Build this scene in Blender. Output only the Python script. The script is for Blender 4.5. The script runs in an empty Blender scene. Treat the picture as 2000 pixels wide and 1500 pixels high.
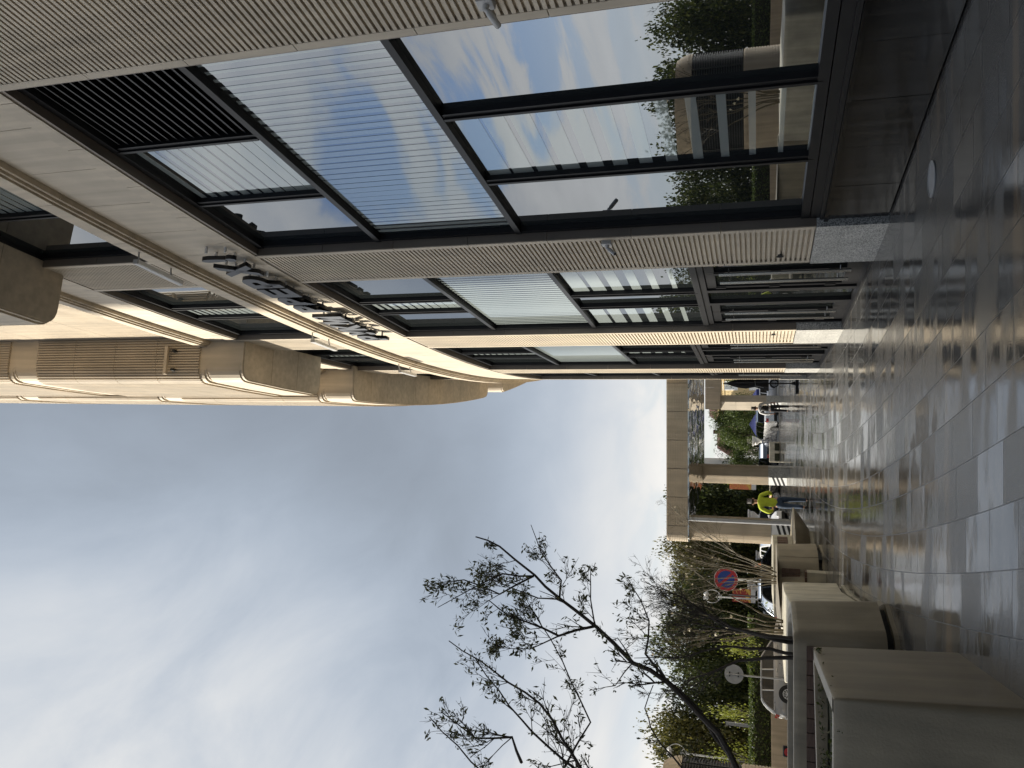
import bpy, bmesh, math, random
from mathutils import Vector, Matrix, Euler
R = math.radians
random.seed(7)
sc = bpy.context.scene
COL = sc.collection

# ---------------------------------------------------------------- materials
def newmat(name):
    m = bpy.data.materials.new(name); m.use_nodes = True
    return m, m.node_tree.nodes, m.node_tree.links, m.node_tree.nodes['Principled BSDF']

def mat(name, col, rough=.6, metal=0., spec=.5, var=.12, scale=6., bump=0., bscale=40., stretch=(1,1,1), streak=0.):
    """Base colour varied by noise; optional bump and vertical streaks."""
    m, N, L, b = newmat(name)
    b.inputs['Roughness'].default_value = rough
    b.inputs['Metallic'].default_value = metal
    b.inputs['Specular IOR Level'].default_value = spec
    g = N.new('ShaderNodeNewGeometry')
    mp = N.new('ShaderNodeMapping'); mp.inputs['Scale'].default_value = stretch
    L.new(g.outputs['Position'], mp.inputs['Vector'])
    n = N.new('ShaderNodeTexNoise'); n.inputs['Scale'].default_value = scale; n.inputs['Detail'].default_value = 6
    L.new(mp.outputs['Vector'], n.inputs['Vector'])
    r = N.new('ShaderNodeMapRange')
    r.inputs['From Min'].default_value = .3; r.inputs['From Max'].default_value = .7
    r.inputs['To Min'].default_value = 1-var; r.inputs['To Max'].default_value = 1+var
    L.new(n.outputs['Fac'], r.inputs['Value'])
    fac = r.outputs['Result']
    if streak:
        mp2 = N.new('ShaderNodeMapping'); mp2.inputs['Scale'].default_value = (7, 7, .35)
        L.new(g.outputs['Position'], mp2.inputs['Vector'])
        n2 = N.new('ShaderNodeTexNoise'); n2.inputs['Scale'].default_value = 1.; n2.inputs['Detail'].default_value = 5
        L.new(mp2.outputs['Vector'], n2.inputs['Vector'])
        r2 = N.new('ShaderNodeMapRange')
        r2.inputs['From Min'].default_value = .35; r2.inputs['From Max'].default_value = .7
        r2.inputs['To Min'].default_value = 1-streak; r2.inputs['To Max'].default_value = 1+streak*.4
        L.new(n2.outputs['Fac'], r2.inputs['Value'])
        mu = N.new('ShaderNodeMath'); mu.operation = 'MULTIPLY'
        L.new(fac, mu.inputs[0]); L.new(r2.outputs['Result'], mu.inputs[1]); fac = mu.outputs[0]
    v = N.new('ShaderNodeVectorMath'); v.operation = 'SCALE'
    v.inputs[0].default_value = col[:3]
    L.new(fac, v.inputs['Scale'])
    L.new(v.outputs['Vector'], b.inputs['Base Color'])
    if bump:
        n3 = N.new('ShaderNodeTexNoise'); n3.inputs['Scale'].default_value = bscale; n3.inputs['Detail'].default_value = 4
        L.new(mp.outputs['Vector'], n3.inputs['Vector'])
        bp = N.new('ShaderNodeBump'); bp.inputs['Strength'].default_value = bump; bp.inputs['Distance'].default_value = .01
        L.new(n3.outputs['Fac'], bp.inputs['Height']); L.new(bp.outputs['Normal'], b.inputs['Normal'])
    return m

def mat_granite(name, a, bcol, scale=160., rough=.5):
    m, N, L, b = newmat(name)
    b.inputs['Roughness'].default_value = rough
    g = N.new('ShaderNodeNewGeometry')
    n = N.new('ShaderNodeTexNoise'); n.inputs['Scale'].default_value = scale; n.inputs['Detail'].default_value = 3
    n2 = N.new('ShaderNodeTexNoise'); n2.inputs['Scale'].default_value = 3.
    L.new(g.outputs['Position'], n.inputs['Vector']); L.new(g.outputs['Position'], n2.inputs['Vector'])
    r = N.new('ShaderNodeValToRGB'); r.color_ramp.elements[0].position = .42; r.color_ramp.elements[1].position = .58
    r.color_ramp.elements[0].color = (*a, 1); r.color_ramp.elements[1].color = (*bcol, 1)
    L.new(n.outputs['Fac'], r.inputs['Fac'])
    mx = N.new('ShaderNodeMix'); mx.data_type = 'RGBA'; mx.blend_type = 'MULTIPLY'; mx.inputs['Factor'].default_value = .5
    L.new(r.outputs['Color'], mx.inputs['A']); L.new(n2.outputs['Fac'], mx.inputs['B'])
    L.new(mx.outputs['Result'], b.inputs['Base Color'])
    return m

def mat_glass(name, under, tint=(.86, .91, .98), ior=4.6, rough=0.):
    """coated facade glass: strong sky reflection over a dark or frosted back layer"""
    m, N, L, b = newmat(name)
    N.remove(b); out = N['Material Output']
    d = N.new('ShaderNodeBsdfDiffuse'); d.inputs['Color'].default_value = (*under, 1)
    gl = N.new('ShaderNodeBsdfGlossy'); gl.inputs['Color'].default_value = (*tint, 1); gl.inputs['Roughness'].default_value = rough
    f = N.new('ShaderNodeFresnel'); f.inputs['IOR'].default_value = ior
    g = N.new('ShaderNodeNewGeometry')
    n = N.new('ShaderNodeTexNoise'); n.inputs['Scale'].default_value = .9; n.inputs['Detail'].default_value = 1
    L.new(g.outputs['Position'], n.inputs['Vector'])
    bp = N.new('ShaderNodeBump'); bp.inputs['Strength'].default_value = .02; bp.inputs['Distance'].default_value = .05
    L.new(n.outputs['Fac'], bp.inputs['Height']); L.new(bp.outputs['Normal'], gl.inputs['Normal'])
    mx = N.new('ShaderNodeMixShader')
    L.new(f.outputs['Fac'], mx.inputs['Fac']); L.new(d.outputs[0], mx.inputs[1]); L.new(gl.outputs[0], mx.inputs[2])
    L.new(mx.outputs[0], out.inputs['Surface'])
    return m

def mat_leaf(name, c1, c2, c3):
    m, N, L, b = newmat(name)
    b.inputs['Roughness'].default_value = .55
    g = N.new('ShaderNodeNewGeometry')
    r = N.new('ShaderNodeValToRGB')
    r.color_ramp.elements[0].color = (*c1, 1); r.color_ramp.elements[1].color = (*c3, 1)
    e = r.color_ramp.elements.new(.5); e.color = (*c2, 1)
    L.new(g.outputs['Random Per Island'], r.inputs['Fac'])
    L.new(r.outputs['Color'], b.inputs['Base Color'])
    t = N.new('ShaderNodeBsdfTranslucent'); L.new(r.outputs['Color'], t.inputs['Color'])
    mx = N.new('ShaderNodeMixShader'); mx.inputs['Fac'].default_value = .35
    L.new(b.outputs[0], mx.inputs[1]); L.new(t.outputs[0], mx.inputs[2])
    L.new(mx.outputs[0], N['Material Output'].inputs['Surface'])
    return m

def mat_paint(name, col, rough=.25, metal=0., coat=1.):
    m, N, L, b = newmat(name)
    b.inputs['Base Color'].default_value = (*col, 1)
    b.inputs['Roughness'].default_value = rough; b.inputs['Metallic'].default_value = metal
    b.inputs['Coat Weight'].default_value = coat; b.inputs['Coat Roughness'].default_value = .05
    g = N.new('ShaderNodeNewGeometry')
    n = N.new('ShaderNodeTexNoise'); n.inputs['Scale'].default_value = 4; n.inputs['Detail'].default_value = 5
    L.new(g.outputs['Position'], n.inputs['Vector'])
    mr = N.new('ShaderNodeMapRange'); mr.inputs['To Min'].default_value = rough*.7; mr.inputs['To Max'].default_value = rough*1.5
    L.new(n.outputs['Fac'], mr.inputs['Value']); L.new(mr.outputs['Result'], b.inputs['Roughness'])
    return m

M = {}
M['stone'] = mat('cream_stone', (.50, .43, .33), .62, var=.10, scale=1.6, bump=.12, bscale=90, streak=.17)
M['stone_warm'] = mat('warm_stone', (.52, .435, .32), .62, var=.11, scale=1.2, bump=.12, bscale=90, streak=.17)
M['bronze'] = mat('bronze_panel', (.185, .155, .125), .42, metal=.25, var=.06, scale=2.5)
M['black'] = mat('black_frame', (.008, .008, .009), .42, spec=.3, var=.2)
M['louvre'] = mat('louvre_slat', (.030, .030, .030), .5)
M['glass'] = mat_glass('coated_glass', (.012, .014, .014))
M['frost'] = mat_glass('frosted_film', (.24, .27, .265), tint=(.78, .84, .88), rough=.02)
M['doorglass'] = mat_glass('door_glass', (.006, .007, .007), ior=2.2)
M['granite'] = mat_granite('grey_granite', (.26, .255, .235), (.78, .76, .70), 60)
M['darkstone'] = mat('polished_black_stone', (.013, .0125, .0125), .13, var=.6, scale=2.2, stretch=(1, 4, .5), bump=.12, bscale=3, streak=.6)
M['steel'] = mat('brushed_steel', (.55, .54, .52), .25, metal=1., var=.06)
M['letter_face'] = mat('letter_face', (.10, .105, .115), .55, spec=.2, var=.04)
M['letter_side'] = mat('letter_side', (.012, .012, .014), .35)
M['camgrey'] = mat('camera_housing', (.42, .41, .39), .4, var=.05)
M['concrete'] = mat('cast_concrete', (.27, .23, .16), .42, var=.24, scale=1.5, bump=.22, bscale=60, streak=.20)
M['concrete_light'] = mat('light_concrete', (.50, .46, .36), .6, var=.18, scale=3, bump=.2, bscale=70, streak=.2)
M['gap'] = mat('dark_gap', (.02, .02, .018), .8)
M['wood'] = mat('brown_wood_slat', (.115, .070, .050), .45, var=.35, scale=7, stretch=(1, 1, 9), bump=.15, bscale=30)
M['soil'] = mat('planter_soil', (.032, .034, .018), .95, var=.5, scale=14, bump=.8, bscale=25)
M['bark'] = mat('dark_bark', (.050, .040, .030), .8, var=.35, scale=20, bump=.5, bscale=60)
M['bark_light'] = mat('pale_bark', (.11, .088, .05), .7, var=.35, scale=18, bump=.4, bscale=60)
M['asphalt'] = mat('wet_asphalt', (.055, .056, .058), .38, var=.3, scale=8, bump=.3, bscale=60)
M['kerb'] = mat('kerb_stone', (.30, .29, .27), .5, var=.2, scale=8, bump=.1)
M['white'] = mat('white_plaster', (.78, .77, .74), .55, var=.06, scale=5)
M['whitemetal'] = mat('white_metal', (.70, .70, .68), .35, var=.06)
M['greymetal'] = mat('grey_metal', (.33, .335, .34), .4, metal=.3, var=.08)
M['yellowwall'] = mat('yellow_render', (.60, .46, .24), .8, var=.08, scale=1.5, bump=.1)
M['creamwall'] = mat('cream_render', (.66, .58, .42), .8, var=.06, scale=1.5)
M['redroof'] = mat('red_roof', (.11, .045, .042), .7, var=.2, scale=5)
M['paleroof'] = mat('pale_render', (.55, .54, .52), .8, var=.08)
M['fabric_black'] = mat('black_canvas', (.020, .019, .019), .85, var=.25, scale=18)
M['fabric_blue'] = mat('blue_canvas', (.022, .032, .15), .7, var=.12)
M['red'] = mat('red_plastic', (.45, .02, .018), .35, var=.08)
M['redsign'] = mat('red_reflective', (.42, .028, .034), .4, var=.05)
M['bluesign'] = mat('blue_reflective', (.020, .055, .26), .4, var=.05)
M['signwhite'] = mat('white_reflective', (.75, .75, .74), .4, var=.04)
M['signback'] = mat('sign_back_grey', (.36, .37, .375), .5, metal=.2, var=.08)
M['orange'] = mat('orange_fabric', (.80, .17, .02), .7, var=.12, scale=14)
M['banner_orange'] = mat('banner_coral', (.78, .25, .12), .6, var=.05)
M['banner_red'] = mat('banner_red', (.40, .06, .05), .6, var=.05)
M['banner_yellow'] = mat('banner_yellow', (.82, .52, .12), .6, var=.05)
M['stripe_white'] = mat('hazard_white', (.72, .72, .70), .5, var=.08)
M['stripe_black'] = mat('hazard_black', (.012, .012, .013), .5)
M['tyre'] = mat('tyre_rubber', (.014, .014, .014), .75)
M['rim'] = mat('alloy_rim', (.52, .53, .55), .3, metal=.9, var=.05)
M['carglass'] = mat_glass('car_glass', (.008, .009, .010), ior=1.55)
M['taillight'] = mat_paint('tail_light', (.38, .012, .012), .12)
M['headlight'] = mat_paint('head_light', (.70, .72, .74), .1)
M['skin'] = mat('skin', (.42, .23, .15), .55, var=.05)
M['hair'] = mat('dark_hair', (.020, .013, .010), .6, var=.3, scale=60, bump=.6, bscale=120)
M['limegreen'] = mat('lime_sweater', (.43, .50, .035), .85, var=.08, scale=12, bump=.3, bscale=70)
M['denim'] = mat('dark_denim', (.030, .050, .085), .85, var=.25, scale=9, bump=.2, bscale=90)
M['blacktrouser'] = mat('black_trouser', (.012, .013, .018), .85, var=.25, scale=9)
M['whiteshirt'] = mat('white_shirt', (.72, .72, .72), .85, var=.06)
M['blackbag'] = mat('black_bag', (.016, .015, .014), .7, var=.3, scale=20)
M['shoe'] = mat('black_shoe', (.014, .014, .015), .5)
M['silver'] = mat_paint('silver_paint', (.36, .355, .345), .28, .45)
M['silver2'] = mat_paint('bright_silver_paint', (.66, .66, .67), .25, .75)
M['whitepaint'] = mat_paint('white_paint', (.78, .78, .78), .22, 0.)
M['darkpaint'] = mat_paint('black_paint', (.014, .015, .018), .2, .2)
M['bluepaint'] = mat_paint('dark_blue_paint', (.055, .075, .11), .25, .5)
M['moss'] = mat_leaf('moss_leaf', (.04, .06, .015), (.07, .09, .02), (.10, .10, .04))
M['leaf_dark'] = mat_leaf('dark_leaf', (.022, .034, .009), (.055, .075, .016), (.12, .13, .03))
M['leaf_olive'] = mat_leaf('olive_leaf', (.05, .056, .012), (.11, .105, .022), (.19, .17, .04))
M['leaf_mid'] = mat_leaf('mid_leaf', (.030, .052, .010), (.070, .105, .018), (.12, .16, .03))
M['leaf_bright'] = mat_leaf('spring_leaf', (.16, .19, .02), (.25, .28, .04), (.34, .36, .07))
M['leaf_twig'] = mat_leaf('young_leaf', (.05, .06, .025), (.10, .11, .045), (.17, .17, .08))
M['blossom'] = mat('white_blossom', (.75, .68, .52), .7)
M['hedge'] = mat_leaf('hedge_leaf', (.025, .045, .008), (.065, .095, .016), (.13, .16, .03))

# wavy polished metal of the canopy soffit
def mat_wavy():
    m, N, L, b = newmat('rippled_metal')
    b.inputs['Base Color'].default_value = (.58, .56, .52, 1); b.inputs['Metallic'].default_value = 1; b.inputs['Roughness'].default_value = .07
    g = N.new('ShaderNodeNewGeometry')
    mp = N.new('ShaderNodeMapping'); mp.inputs['Scale'].default_value = (1.1, .35, 1)
    n = N.new('ShaderNodeTexNoise'); n.inputs['Scale'].default_value = 1.3; n.inputs['Detail'].default_value = 1.5; n.inputs['Distortion'].default_value = .6
    L.new(g.outputs['Position'], mp.inputs['Vector']); L.new(mp.outputs['Vector'], n.inputs['Vector'])
    bp = N.new('ShaderNodeBump'); bp.inputs['Strength'].default_value = .8; bp.inputs['Distance'].default_value = .14
    L.new(n.outputs['Fac'], bp.inputs['Height']); L.new(bp.outputs['Normal'], b.inputs['Normal'])
    return m
M['wavy'] = mat_wavy()

# ---------------------------------------------------------------- mesh builder
class MB:
    def __init__(s): s.v = []; s.f = []; s.m = []; s.sm = []
    def add(s, vs, fs, mi=0, smooth=False):
        o = len(s.v); s.v += [tuple(v) for v in vs]
        for f in fs:
            s.f.append(tuple(i+o for i in f)); s.m.append(mi); s.sm.append(smooth)
    def hexa(s, p, mi=0):   # p: 4 bottom ccw, 4 top ccw
        s.add(p, [(3,2,1,0),(4,5,6,7),(0,1,5,4),(1,2,6,5),(2,3,7,6),(3,0,4,7)], mi)
    def box(s, x0, x1, y0, y1, z0, z1, mi=0):
        s.hexa([(x0,y0,z0),(x1,y0,z0),(x1,y1,z0),(x0,y1,z0),(x0,y0,z1),(x1,y0,z1),(x1,y1,z1),(x0,y1,z1)], mi)
    def obox(s, c, ax, ay, hx, hy, z0, z1, mi=0):
        c = Vector((c[0], c[1], 0)); ax = Vector((ax[0], ax[1], 0)).normalized(); ay = Vector((ay[0], ay[1], 0)).normalized()
        q = [c-ax*hx-ay*hy, c+ax*hx-ay*hy, c+ax*hx+ay*hy, c-ax*hx+ay*hy]
        s.hexa([(p.x, p.y, z0) for p in q]+[(p.x, p.y, z1) for p in q], mi)
    def prism(s, poly, z0, z1, mi=0, top=True, bot=True, poly2=None, smooth=False):
        n = len(poly); q = poly2 or poly
        vs = [(x, y, z0) for x, y in poly]+[(x, y, z1) for x, y in q]
        s.add(vs, [(i, (i+1) % n, n+(i+1) % n, n+i) for i in range(n)], mi, smooth)
        if top: s.add([(x, y, z1) for x, y in q], [tuple(range(n))], mi)
        if bot: s.add([(x, y, z0) for x, y in poly], [tuple(range(n-1, -1, -1))], mi)
    def rings(s, rings, mi=0, cap=True, smooth=True, closed=True):
        n = len(rings[0]); vs = [p for r in rings for p in r]; fs = []
        m = n if closed else n-1
        for k in range(len(rings)-1):
            for i in range(m):
                j = (i+1) % n
                fs.append((k*n+i, k*n+j, (k+1)*n+j, (k+1)*n+i))
        s.add(vs, fs, mi, smooth)
        if cap and closed:
            s.add(rings[0], [tuple(range(n-1, -1, -1))], mi); s.add(rings[-1], [tuple(range(n))], mi)
    def tube(s, pts, rad, sides=6, mi=0, cap=True):
        pts = [Vector(p) for p in pts]; rs = []
        for i, p in enumerate(pts):
            d = (pts[min(i+1, len(pts)-1)]-pts[max(i-1, 0)])
            d = d.normalized() if d.length > 1e-9 else Vector((0, 0, 1))
            a = d.orthogonal().normalized() if i == 0 else (a-d*a.dot(d)).normalized()
            b = d.cross(a); r = rad[i] if hasattr(rad, '__len__') else rad
            rs.append([p+(a*math.cos(t)+b*math.sin(t))*r for t in [2*math.pi*k/sides for k in range(sides)]])
        s.rings(rs, mi, cap, sides > 4)
    def lathe(s, prof, c, seg=16, mi=0, smooth=True):
        s.rings([[(c[0]+r*math.cos(t), c[1]+r*math.sin(t), c[2]+z) for t in [2*math.pi*k/seg for k in range(seg)]] for r, z in prof], mi, True, smooth)
    def build(s, name, mats, parent=None, loc=None):
        me = bpy.data.meshes.new(name)
        me.from_pydata(s.v, [], s.f)
        for m in (mats if isinstance(mats, (list, tuple)) else [mats]): me.materials.append(m)
        me.polygons.foreach_set('material_index', s.m); me.polygons.foreach_set('use_smooth', s.sm)
        me.update()
        if any(s.sm): me.set_sharp_from_angle(angle=R(38))
        o = bpy.data.objects.new(name, me); COL.objects.link(o)
        if parent: o.parent = parent
        if loc: o.location = loc
        return o

def bevel(o, w=.02, seg=2):
    b = bmesh.new(); b.from_mesh(o.data)
    bmesh.ops.remove_doubles(b, verts=b.verts, dist=1e-5)
    bmesh.ops.recalc_face_normals(b, faces=b.faces)
    es = [e for e in b.edges if len(e.link_faces) == 2 and e.calc_face_angle(0) > .5]
    bmesh.ops.bevel(b, geom=es, offset=w, segments=seg, affect='EDGES', profile=.5, clamp_overlap=True)
    b.to_mesh(o.data); b.free(); return o

def tag(o, label=None, cat=None, group=None, kind=None):
    if label: o['label'] = label
    if cat: o['category'] = cat
    if group: o['group'] = group
    if kind: o['kind'] = kind
    return o
def thing(name, label, cat, loc=(0,0,0), rz=0, group=None):
    o = bpy.data.objects.new(name, None); COL.objects.link(o); o.empty_display_size = .2
    o.location = loc; o.rotation_euler = (0, 0, rz)
    return tag(o, label, cat, group)
KIDS = {}
def dup(src, loc, rz=0, label=None, group=None, scale=None, name=None):
    r = src.copy(); COL.objects.link(r); r.location = loc; r.rotation_euler = (0, 0, rz)
    if scale: r.scale = scale
    if label: r['label'] = label
    if group: r['group'] = group
    def rec(a, b):
        for ch in list(a.children):
            c = ch.copy(); COL.objects.link(c); c.parent = b; rec(ch, c)
    rec(src, r)
    return r
def rounded(poly, r, seg=5):
    """polygon with each corner rounded"""
    out = []; n = len(poly)
    for i in range(n):
        p0 = Vector(poly[i-1]); p = Vector(poly[i]); p1 = Vector(poly[(i+1) % n])
        rr = r[i] if hasattr(r, '__len__') else r
        a = p+(p0-p).normalized()*min(rr, (p0-p).length*.48); b = p+(p1-p).normalized()*min(rr, (p1-p).length*.48)
        e0 = (p0-p).normalized()*.015; e1 = (p1-p).normalized()*.015; big = rr > .02
        if big: out.append(((a+e0).x, (a+e0).y))
        for k in range(seg+1):
            t = k/seg; q = a*(1-t)**2+p*2*t*(1-t)+b*t*t; out.append((q.x, q.y))
        if big: out.append(((b+e1).x, (b+e1).y))
    return out

# ---------------------------------------------------------------- the curved wall
C0, CY, CX = .0056427, 28.804, .162
def wx(Y): return C0*(Y-CY)**2+CX
FLAT = None      # (Y0, Y1): inside a bay everything lies on the straight chord
def W(Y, off=0., z=0.):
    if FLAT:
        a, b = FLAT; xa, xb = wx(a), wx(b); dx, dy = xb-xa, b-a; l = math.sqrt(dx*dx+dy*dy); t = (Y-a)/(b-a)
        return (xa+dx*t-off*dy/l, Y+off*dx/l, z)
    s = 2*C0*(Y-CY); l = math.sqrt(1+s*s)
    return (wx(Y)-off/l, Y+off*s/l, z)
def cbox(mb, Y0, Y1, o0, o1, z0, z1, n=1, mi=0):
    rs = []
    for k in range(n+1):
        Y = Y0+(Y1-Y0)*k/n
        rs.append([W(Y, o0, z0), W(Y, o1, z0), W(Y, o1, z1), W(Y, o0, z1)])
    mb.rings(rs, mi, True, False)

PIERS = [(3.2, 6.40), (10.86, 12.18), (16.38, 17.75), (22.2, 23.45), (27.9, 29.2), (33.6, 34.9), (39.3, 40.6), (45., 46.3)]
BAYS = [(PIERS[i][1], PIERS[i+1][0]) for i in range(len(PIERS)-1)]
ZP, ZL, ZLED, ZF2, ZSOF = .84, 9.0, 10.35, 13.32, 13.18
bld = thing('commercial_building', 'long curved cream stone building with ribbed piers, dark glazing and jutting upper storeys', 'building', (2.5, 10, 0))
def part(mb, name, mats, parent=bld):
    o = mb.build(name, mats)
    o.parent = parent; o.matrix_parent_inverse = Matrix.Translation(bld.location).inverted()
    return o
# the structural core behind facade (dark, seen only through joints and reveals)
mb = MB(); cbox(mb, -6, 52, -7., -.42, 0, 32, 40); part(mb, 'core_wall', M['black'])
def pier(Y0, Y1, z0, z1, plinth=True):
    mb = MB(); mg = .085
    cbox(mb, Y0+.004, Y1-.004, -.40, -.040, z0, z1, 2)                   # back of the grooves
    nj = max(1, round((z1-z0)/1.1)); h = (z1-z0)/nj
    for k in range(nj):                                                  # smooth margins with joints
        a, b = z0+k*h+.004, z0+(k+1)*h-.004
        cbox(mb, Y0, Y0+mg, -.038, 0, a, b); cbox(mb, Y1-mg, Y1, -.038, 0, a, b)
    p = .066; n = int((z1-z0)/p)
    for k in range(n):
        a = z0+.012+k*p
        cbox(mb, Y0+mg+.002, Y1-mg-.002, -.042, -.002, a, a+.037, 2)
    o = part(mb, 'pier', M['stone'])
    for ya, yb in ((Y0-.016, Y0-.002), (Y1+.002, Y1+.016)):              # bronze returns
        mb = MB()
        for k in range(nj): cbox(mb, ya, yb, -.22, -.006, z0+k*h+.004, z0+(k+1)*h-.004)
        mb.build('reveal_panel', M['bronze']).parent = o
    if plinth:
        mb = MB(); cbox(mb, Y0-.02, Y1+.02, -.40, .012, 0, z0-.006, 2)
        q = mb.build('plinth', M['granite']); q.parent = o
    return o
for (a, b) in PIERS:
    pier(a, b, ZP, ZL); pier(a, b, 10.78, ZF2, False)

def fascia(z0, z1, Yend=47.):
    mb = MB(); Y = 2.; st = .92
    while Y < Yend:
        cbox(mb, Y+.004, Y+st-.004, -.3, 0, z0, z0+.24); cbox(mb, Y+.46+.004, Y+st+.46-.004, -.3, -.022, z0+.246, z1); Y += st
    return mb
part(fascia(ZL+.004, ZLED+.1), 'fascia', M['stone'])
part(fascia(ZF2+.004, 14.2), 'fascia', M['stone'])
mb = MB(); cbox(mb, 2, 47, -.3, -.016, ZL-.05, ZL, 48); cbox(mb, 2, 47, -.3, -.016, ZF2-.05, ZF2, 48); part(mb, 'lintel_soffit', M['bronze'])
def ledge(z, d, o=.13, hh=.36):
    mb = MB(); Y = 2.
    while Y < 47:
        a, b = Y+.004, Y+1.3-.004
        cbox(mb, a, b, -.05, o*.45, z, z+.05); cbox(mb, a, b, -.05, o*.75, z+.052, z+.10); cbox(mb, a, b, -.05, o, z+.102, z+hh)
        Y += 1.3
    return mb
part(ledge(ZLED, .1), 'cornice', M['stone_warm']); part(ledge(14.15, .1, .12, .30), 'cornice', M['stone_warm'])
# black polished stone below the big window, sill
def pane_box(mb, Y0, Y1, z0, z1, off=-.20, mi=0): cbox(mb, Y0, Y1, off-.02, off, z0, z1, 1, mi)
def stripes(mb, Y0, Y1, z0, z1, kind, off=-.197):
    """frosted film: horizontal (h) or vertical (v) bands whose share grows along the pane"""
    if kind == 'h_up' or kind == 'h_down':
        n = max(4, int((z1-z0)/(.27 if kind == 'h_up' else .16))); p = (z1-z0)/n
        for k in range(n):
            t = (k+.5)/n
            fr = (.08+.90*t) if kind == 'h_up' else (.98-.5*t)
            cbox(mb, Y0, Y1, off-.002, off, z0+k*p, z0+k*p+p*fr, 1, 1)
    else:
        n = max(6, int((Y1-Y0)/.125)); p = (Y1-Y0)/n
        for k in range(n):
            t = (k+.5)/n; fr = .28+.68*min(1, t*1.45) if t < .72 else .96-.45*(t-.72)/.28
            cbox(mb, Y0+k*p, Y0+k*p+p*fr, off-.002, off, z0, z1, 1, 1)
def window(*a):
    global FLAT
    FLAT = a[0]; r = window_(*a); FLAT = None; return r
def window_(bay, zrows, mull, spec, sill):
    """zrows: row limits from below; mull: inner mullion Ys per row; spec: pane kinds per row"""
    Y0, Y1 = bay; Y0 += .02; Y1 -= .02; t = .05; F = -.125; B = -.30
    fr = MB()
    cbox(fr, Y0, Y0+t*1.3, B, F, sill, zrows[-1]); cbox(fr, Y1-t*1.3, Y1, B, F, sill, zrows[-1])
    for i, z in enumerate(zrows):
        e = .0 if i in (0, len(zrows)-1) else t*.8
        cbox(fr, Y0+.002, Y1-.002, B, F+.012, z-(e or (.0 if i == 0 else .1)), z+(e or (.1 if i == 0 else .0)), 3)
    for i, ms in enumerate(mull):
        for y in ms: cbox(fr, y-t, y+t, B, F-.006, zrows[i]+.03, zrows[i+1]-.03)
        for y in ms: cbox(fr, y+.006, y+t-.004, F-.006, F+.016, zrows[i]+.05, zrows[i+1]-.05)
    win = part(fr, 'window', M['black'])
    for i, ms in enumerate(mull):
        ys = [Y0+t]+list(ms)+[Y1-t]
        for j in range(len(ys)-1):
            kind = spec[i][j]
            if kind is None: continue
            a, b, z0, z1 = ys[j]+.02, ys[j+1]-.02, zrows[i]+.03, zrows[i+1]-.03
            g = MB()
            if kind == 'louvre':
                k = z0+.02
                while k < z1-.06:
                    g.rings([[W(Y, -.24, k+.10), W(Y, -.17, k), W(Y, -.17, k+.018), W(Y, -.24, k+.118)] for Y in (a, b)], 0, True, False); k += .115
                cbox(g, a, b, -.30, -.28, z0, z1, 1, 1)
                o = g.build('louvre', [M['louvre'], M['black']])
            else:
                pane_box(g, a, b, z0, z1)
                if kind != 'plain': stripes(g, a+.03, b-.03, z0+.05, z1-.05, kind)
                o = g.build('pane', [M['glass'], M['frost']])
            o.parent = win
    return win
def mulls(bay, own=None):
    a, b = bay; return own or [a+(b-a)*.42, a+(b-a)*.62]
UP = {0: ['louvre', 'h_down', 'plain'], 1: ['plain', 'h_down', 'plain']}
m0 = [7.87, 9.32]; m1 = [14.0, 14.82]
window(BAYS[0], [.92, 4.74, 6.90, ZL-.05], [m0, [], m0], [['plain', 'h_up', 'plain'], ['v'], UP[0]], .80)
for i in range(1, len(BAYS)):
    mm = mulls(BAYS[i], m1 if i == 1 else None)
    zd = 2.46 if i == 1 else 2.9
    window(BAYS[i], [zd, 4.74, 6.90, ZL-.05], [mm, [], mm], [['h_up', 'plain', 'h_up'] if i == 1 else ['plain', 'h_up', 'plain'], ['v'], UP[1]], zd)
for i in range(len(BAYS)):
    mm = mulls(BAYS[i], m0 if i == 0 else (m1 if i == 1 else None))
    window(BAYS[i], [10.80, ZF2-.06], [mm], [['plain', 'h_down', 'plain']], 10.72)
# dado of black polished stone under bay 0
FLAT = BAYS[0]
mb = MB()
for k in range(5):
    a = BAYS[0][0]+.03+k*.87; cbox(mb, a+.004, min(a+.866, BAYS[0][1]-.03), -.35, -.06-.002*(k % 2), .02, .70)
cbox(mb, BAYS[0][0]+.02, BAYS[0][1]-.02, -.35, -.05, .704, .75, 3); part(mb, 'dado_panel', M['darkstone'])
mb = MB(); cbox(mb, BAYS[0][0]+.02, BAYS[0][1]-.02, -.35, -.085, .754, .80, 3); cbox(mb, BAYS[0][0]+.02, BAYS[0][1]-.02, -.35, -.11, .802, .91, 3)
part(mb, 'window_sill', M['black']); FLAT = None
# doors
def door_leaf(Y0, Y1, ztop, hy):
    mb = MB(); f = .085
    cbox(mb, Y0, Y0+f, -.24, -.17, .03, ztop); cbox(mb, Y1-f, Y1, -.24, -.17, .03, ztop)
    cbox(mb, Y0+f+.001, Y1-f-.001, -.24, -.172, .03, .26); cbox(mb, Y0+f+.001, Y1-f-.001, -.24, -.172, ztop-.15, ztop)
    for z in (.35, 1.2, 2.05): cbox(mb, Y1-.06, Y1+.02, -.17, -.155, z, z+.16)
    d = part(mb, 'door', M['black'])
    g = MB(); pane_box(g, Y0+f, Y1-f, .26, ztop-.15, -.21); g.build('pane', M['doorglass']).parent = d
    h = MB()
    for s in (-.06, .0):
        h.tube([W(hy+s, -.085, .22), W(hy+s, -.085, 2.12)], .017, 8)
    for z in (.36, 1.97): h.tube([W(hy-.06, -.085, z), W(hy, -.085, z)], .012, 6); h.tube([W(hy-.03, -.17, z), W(hy-.03, -.085, z)], .012, 6)
    h.build('handle', M['steel']).parent = d
    return d
def doorway(*a):
    global FLAT
    FLAT = a[0]; doorway_(*a); FLAT = None
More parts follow.
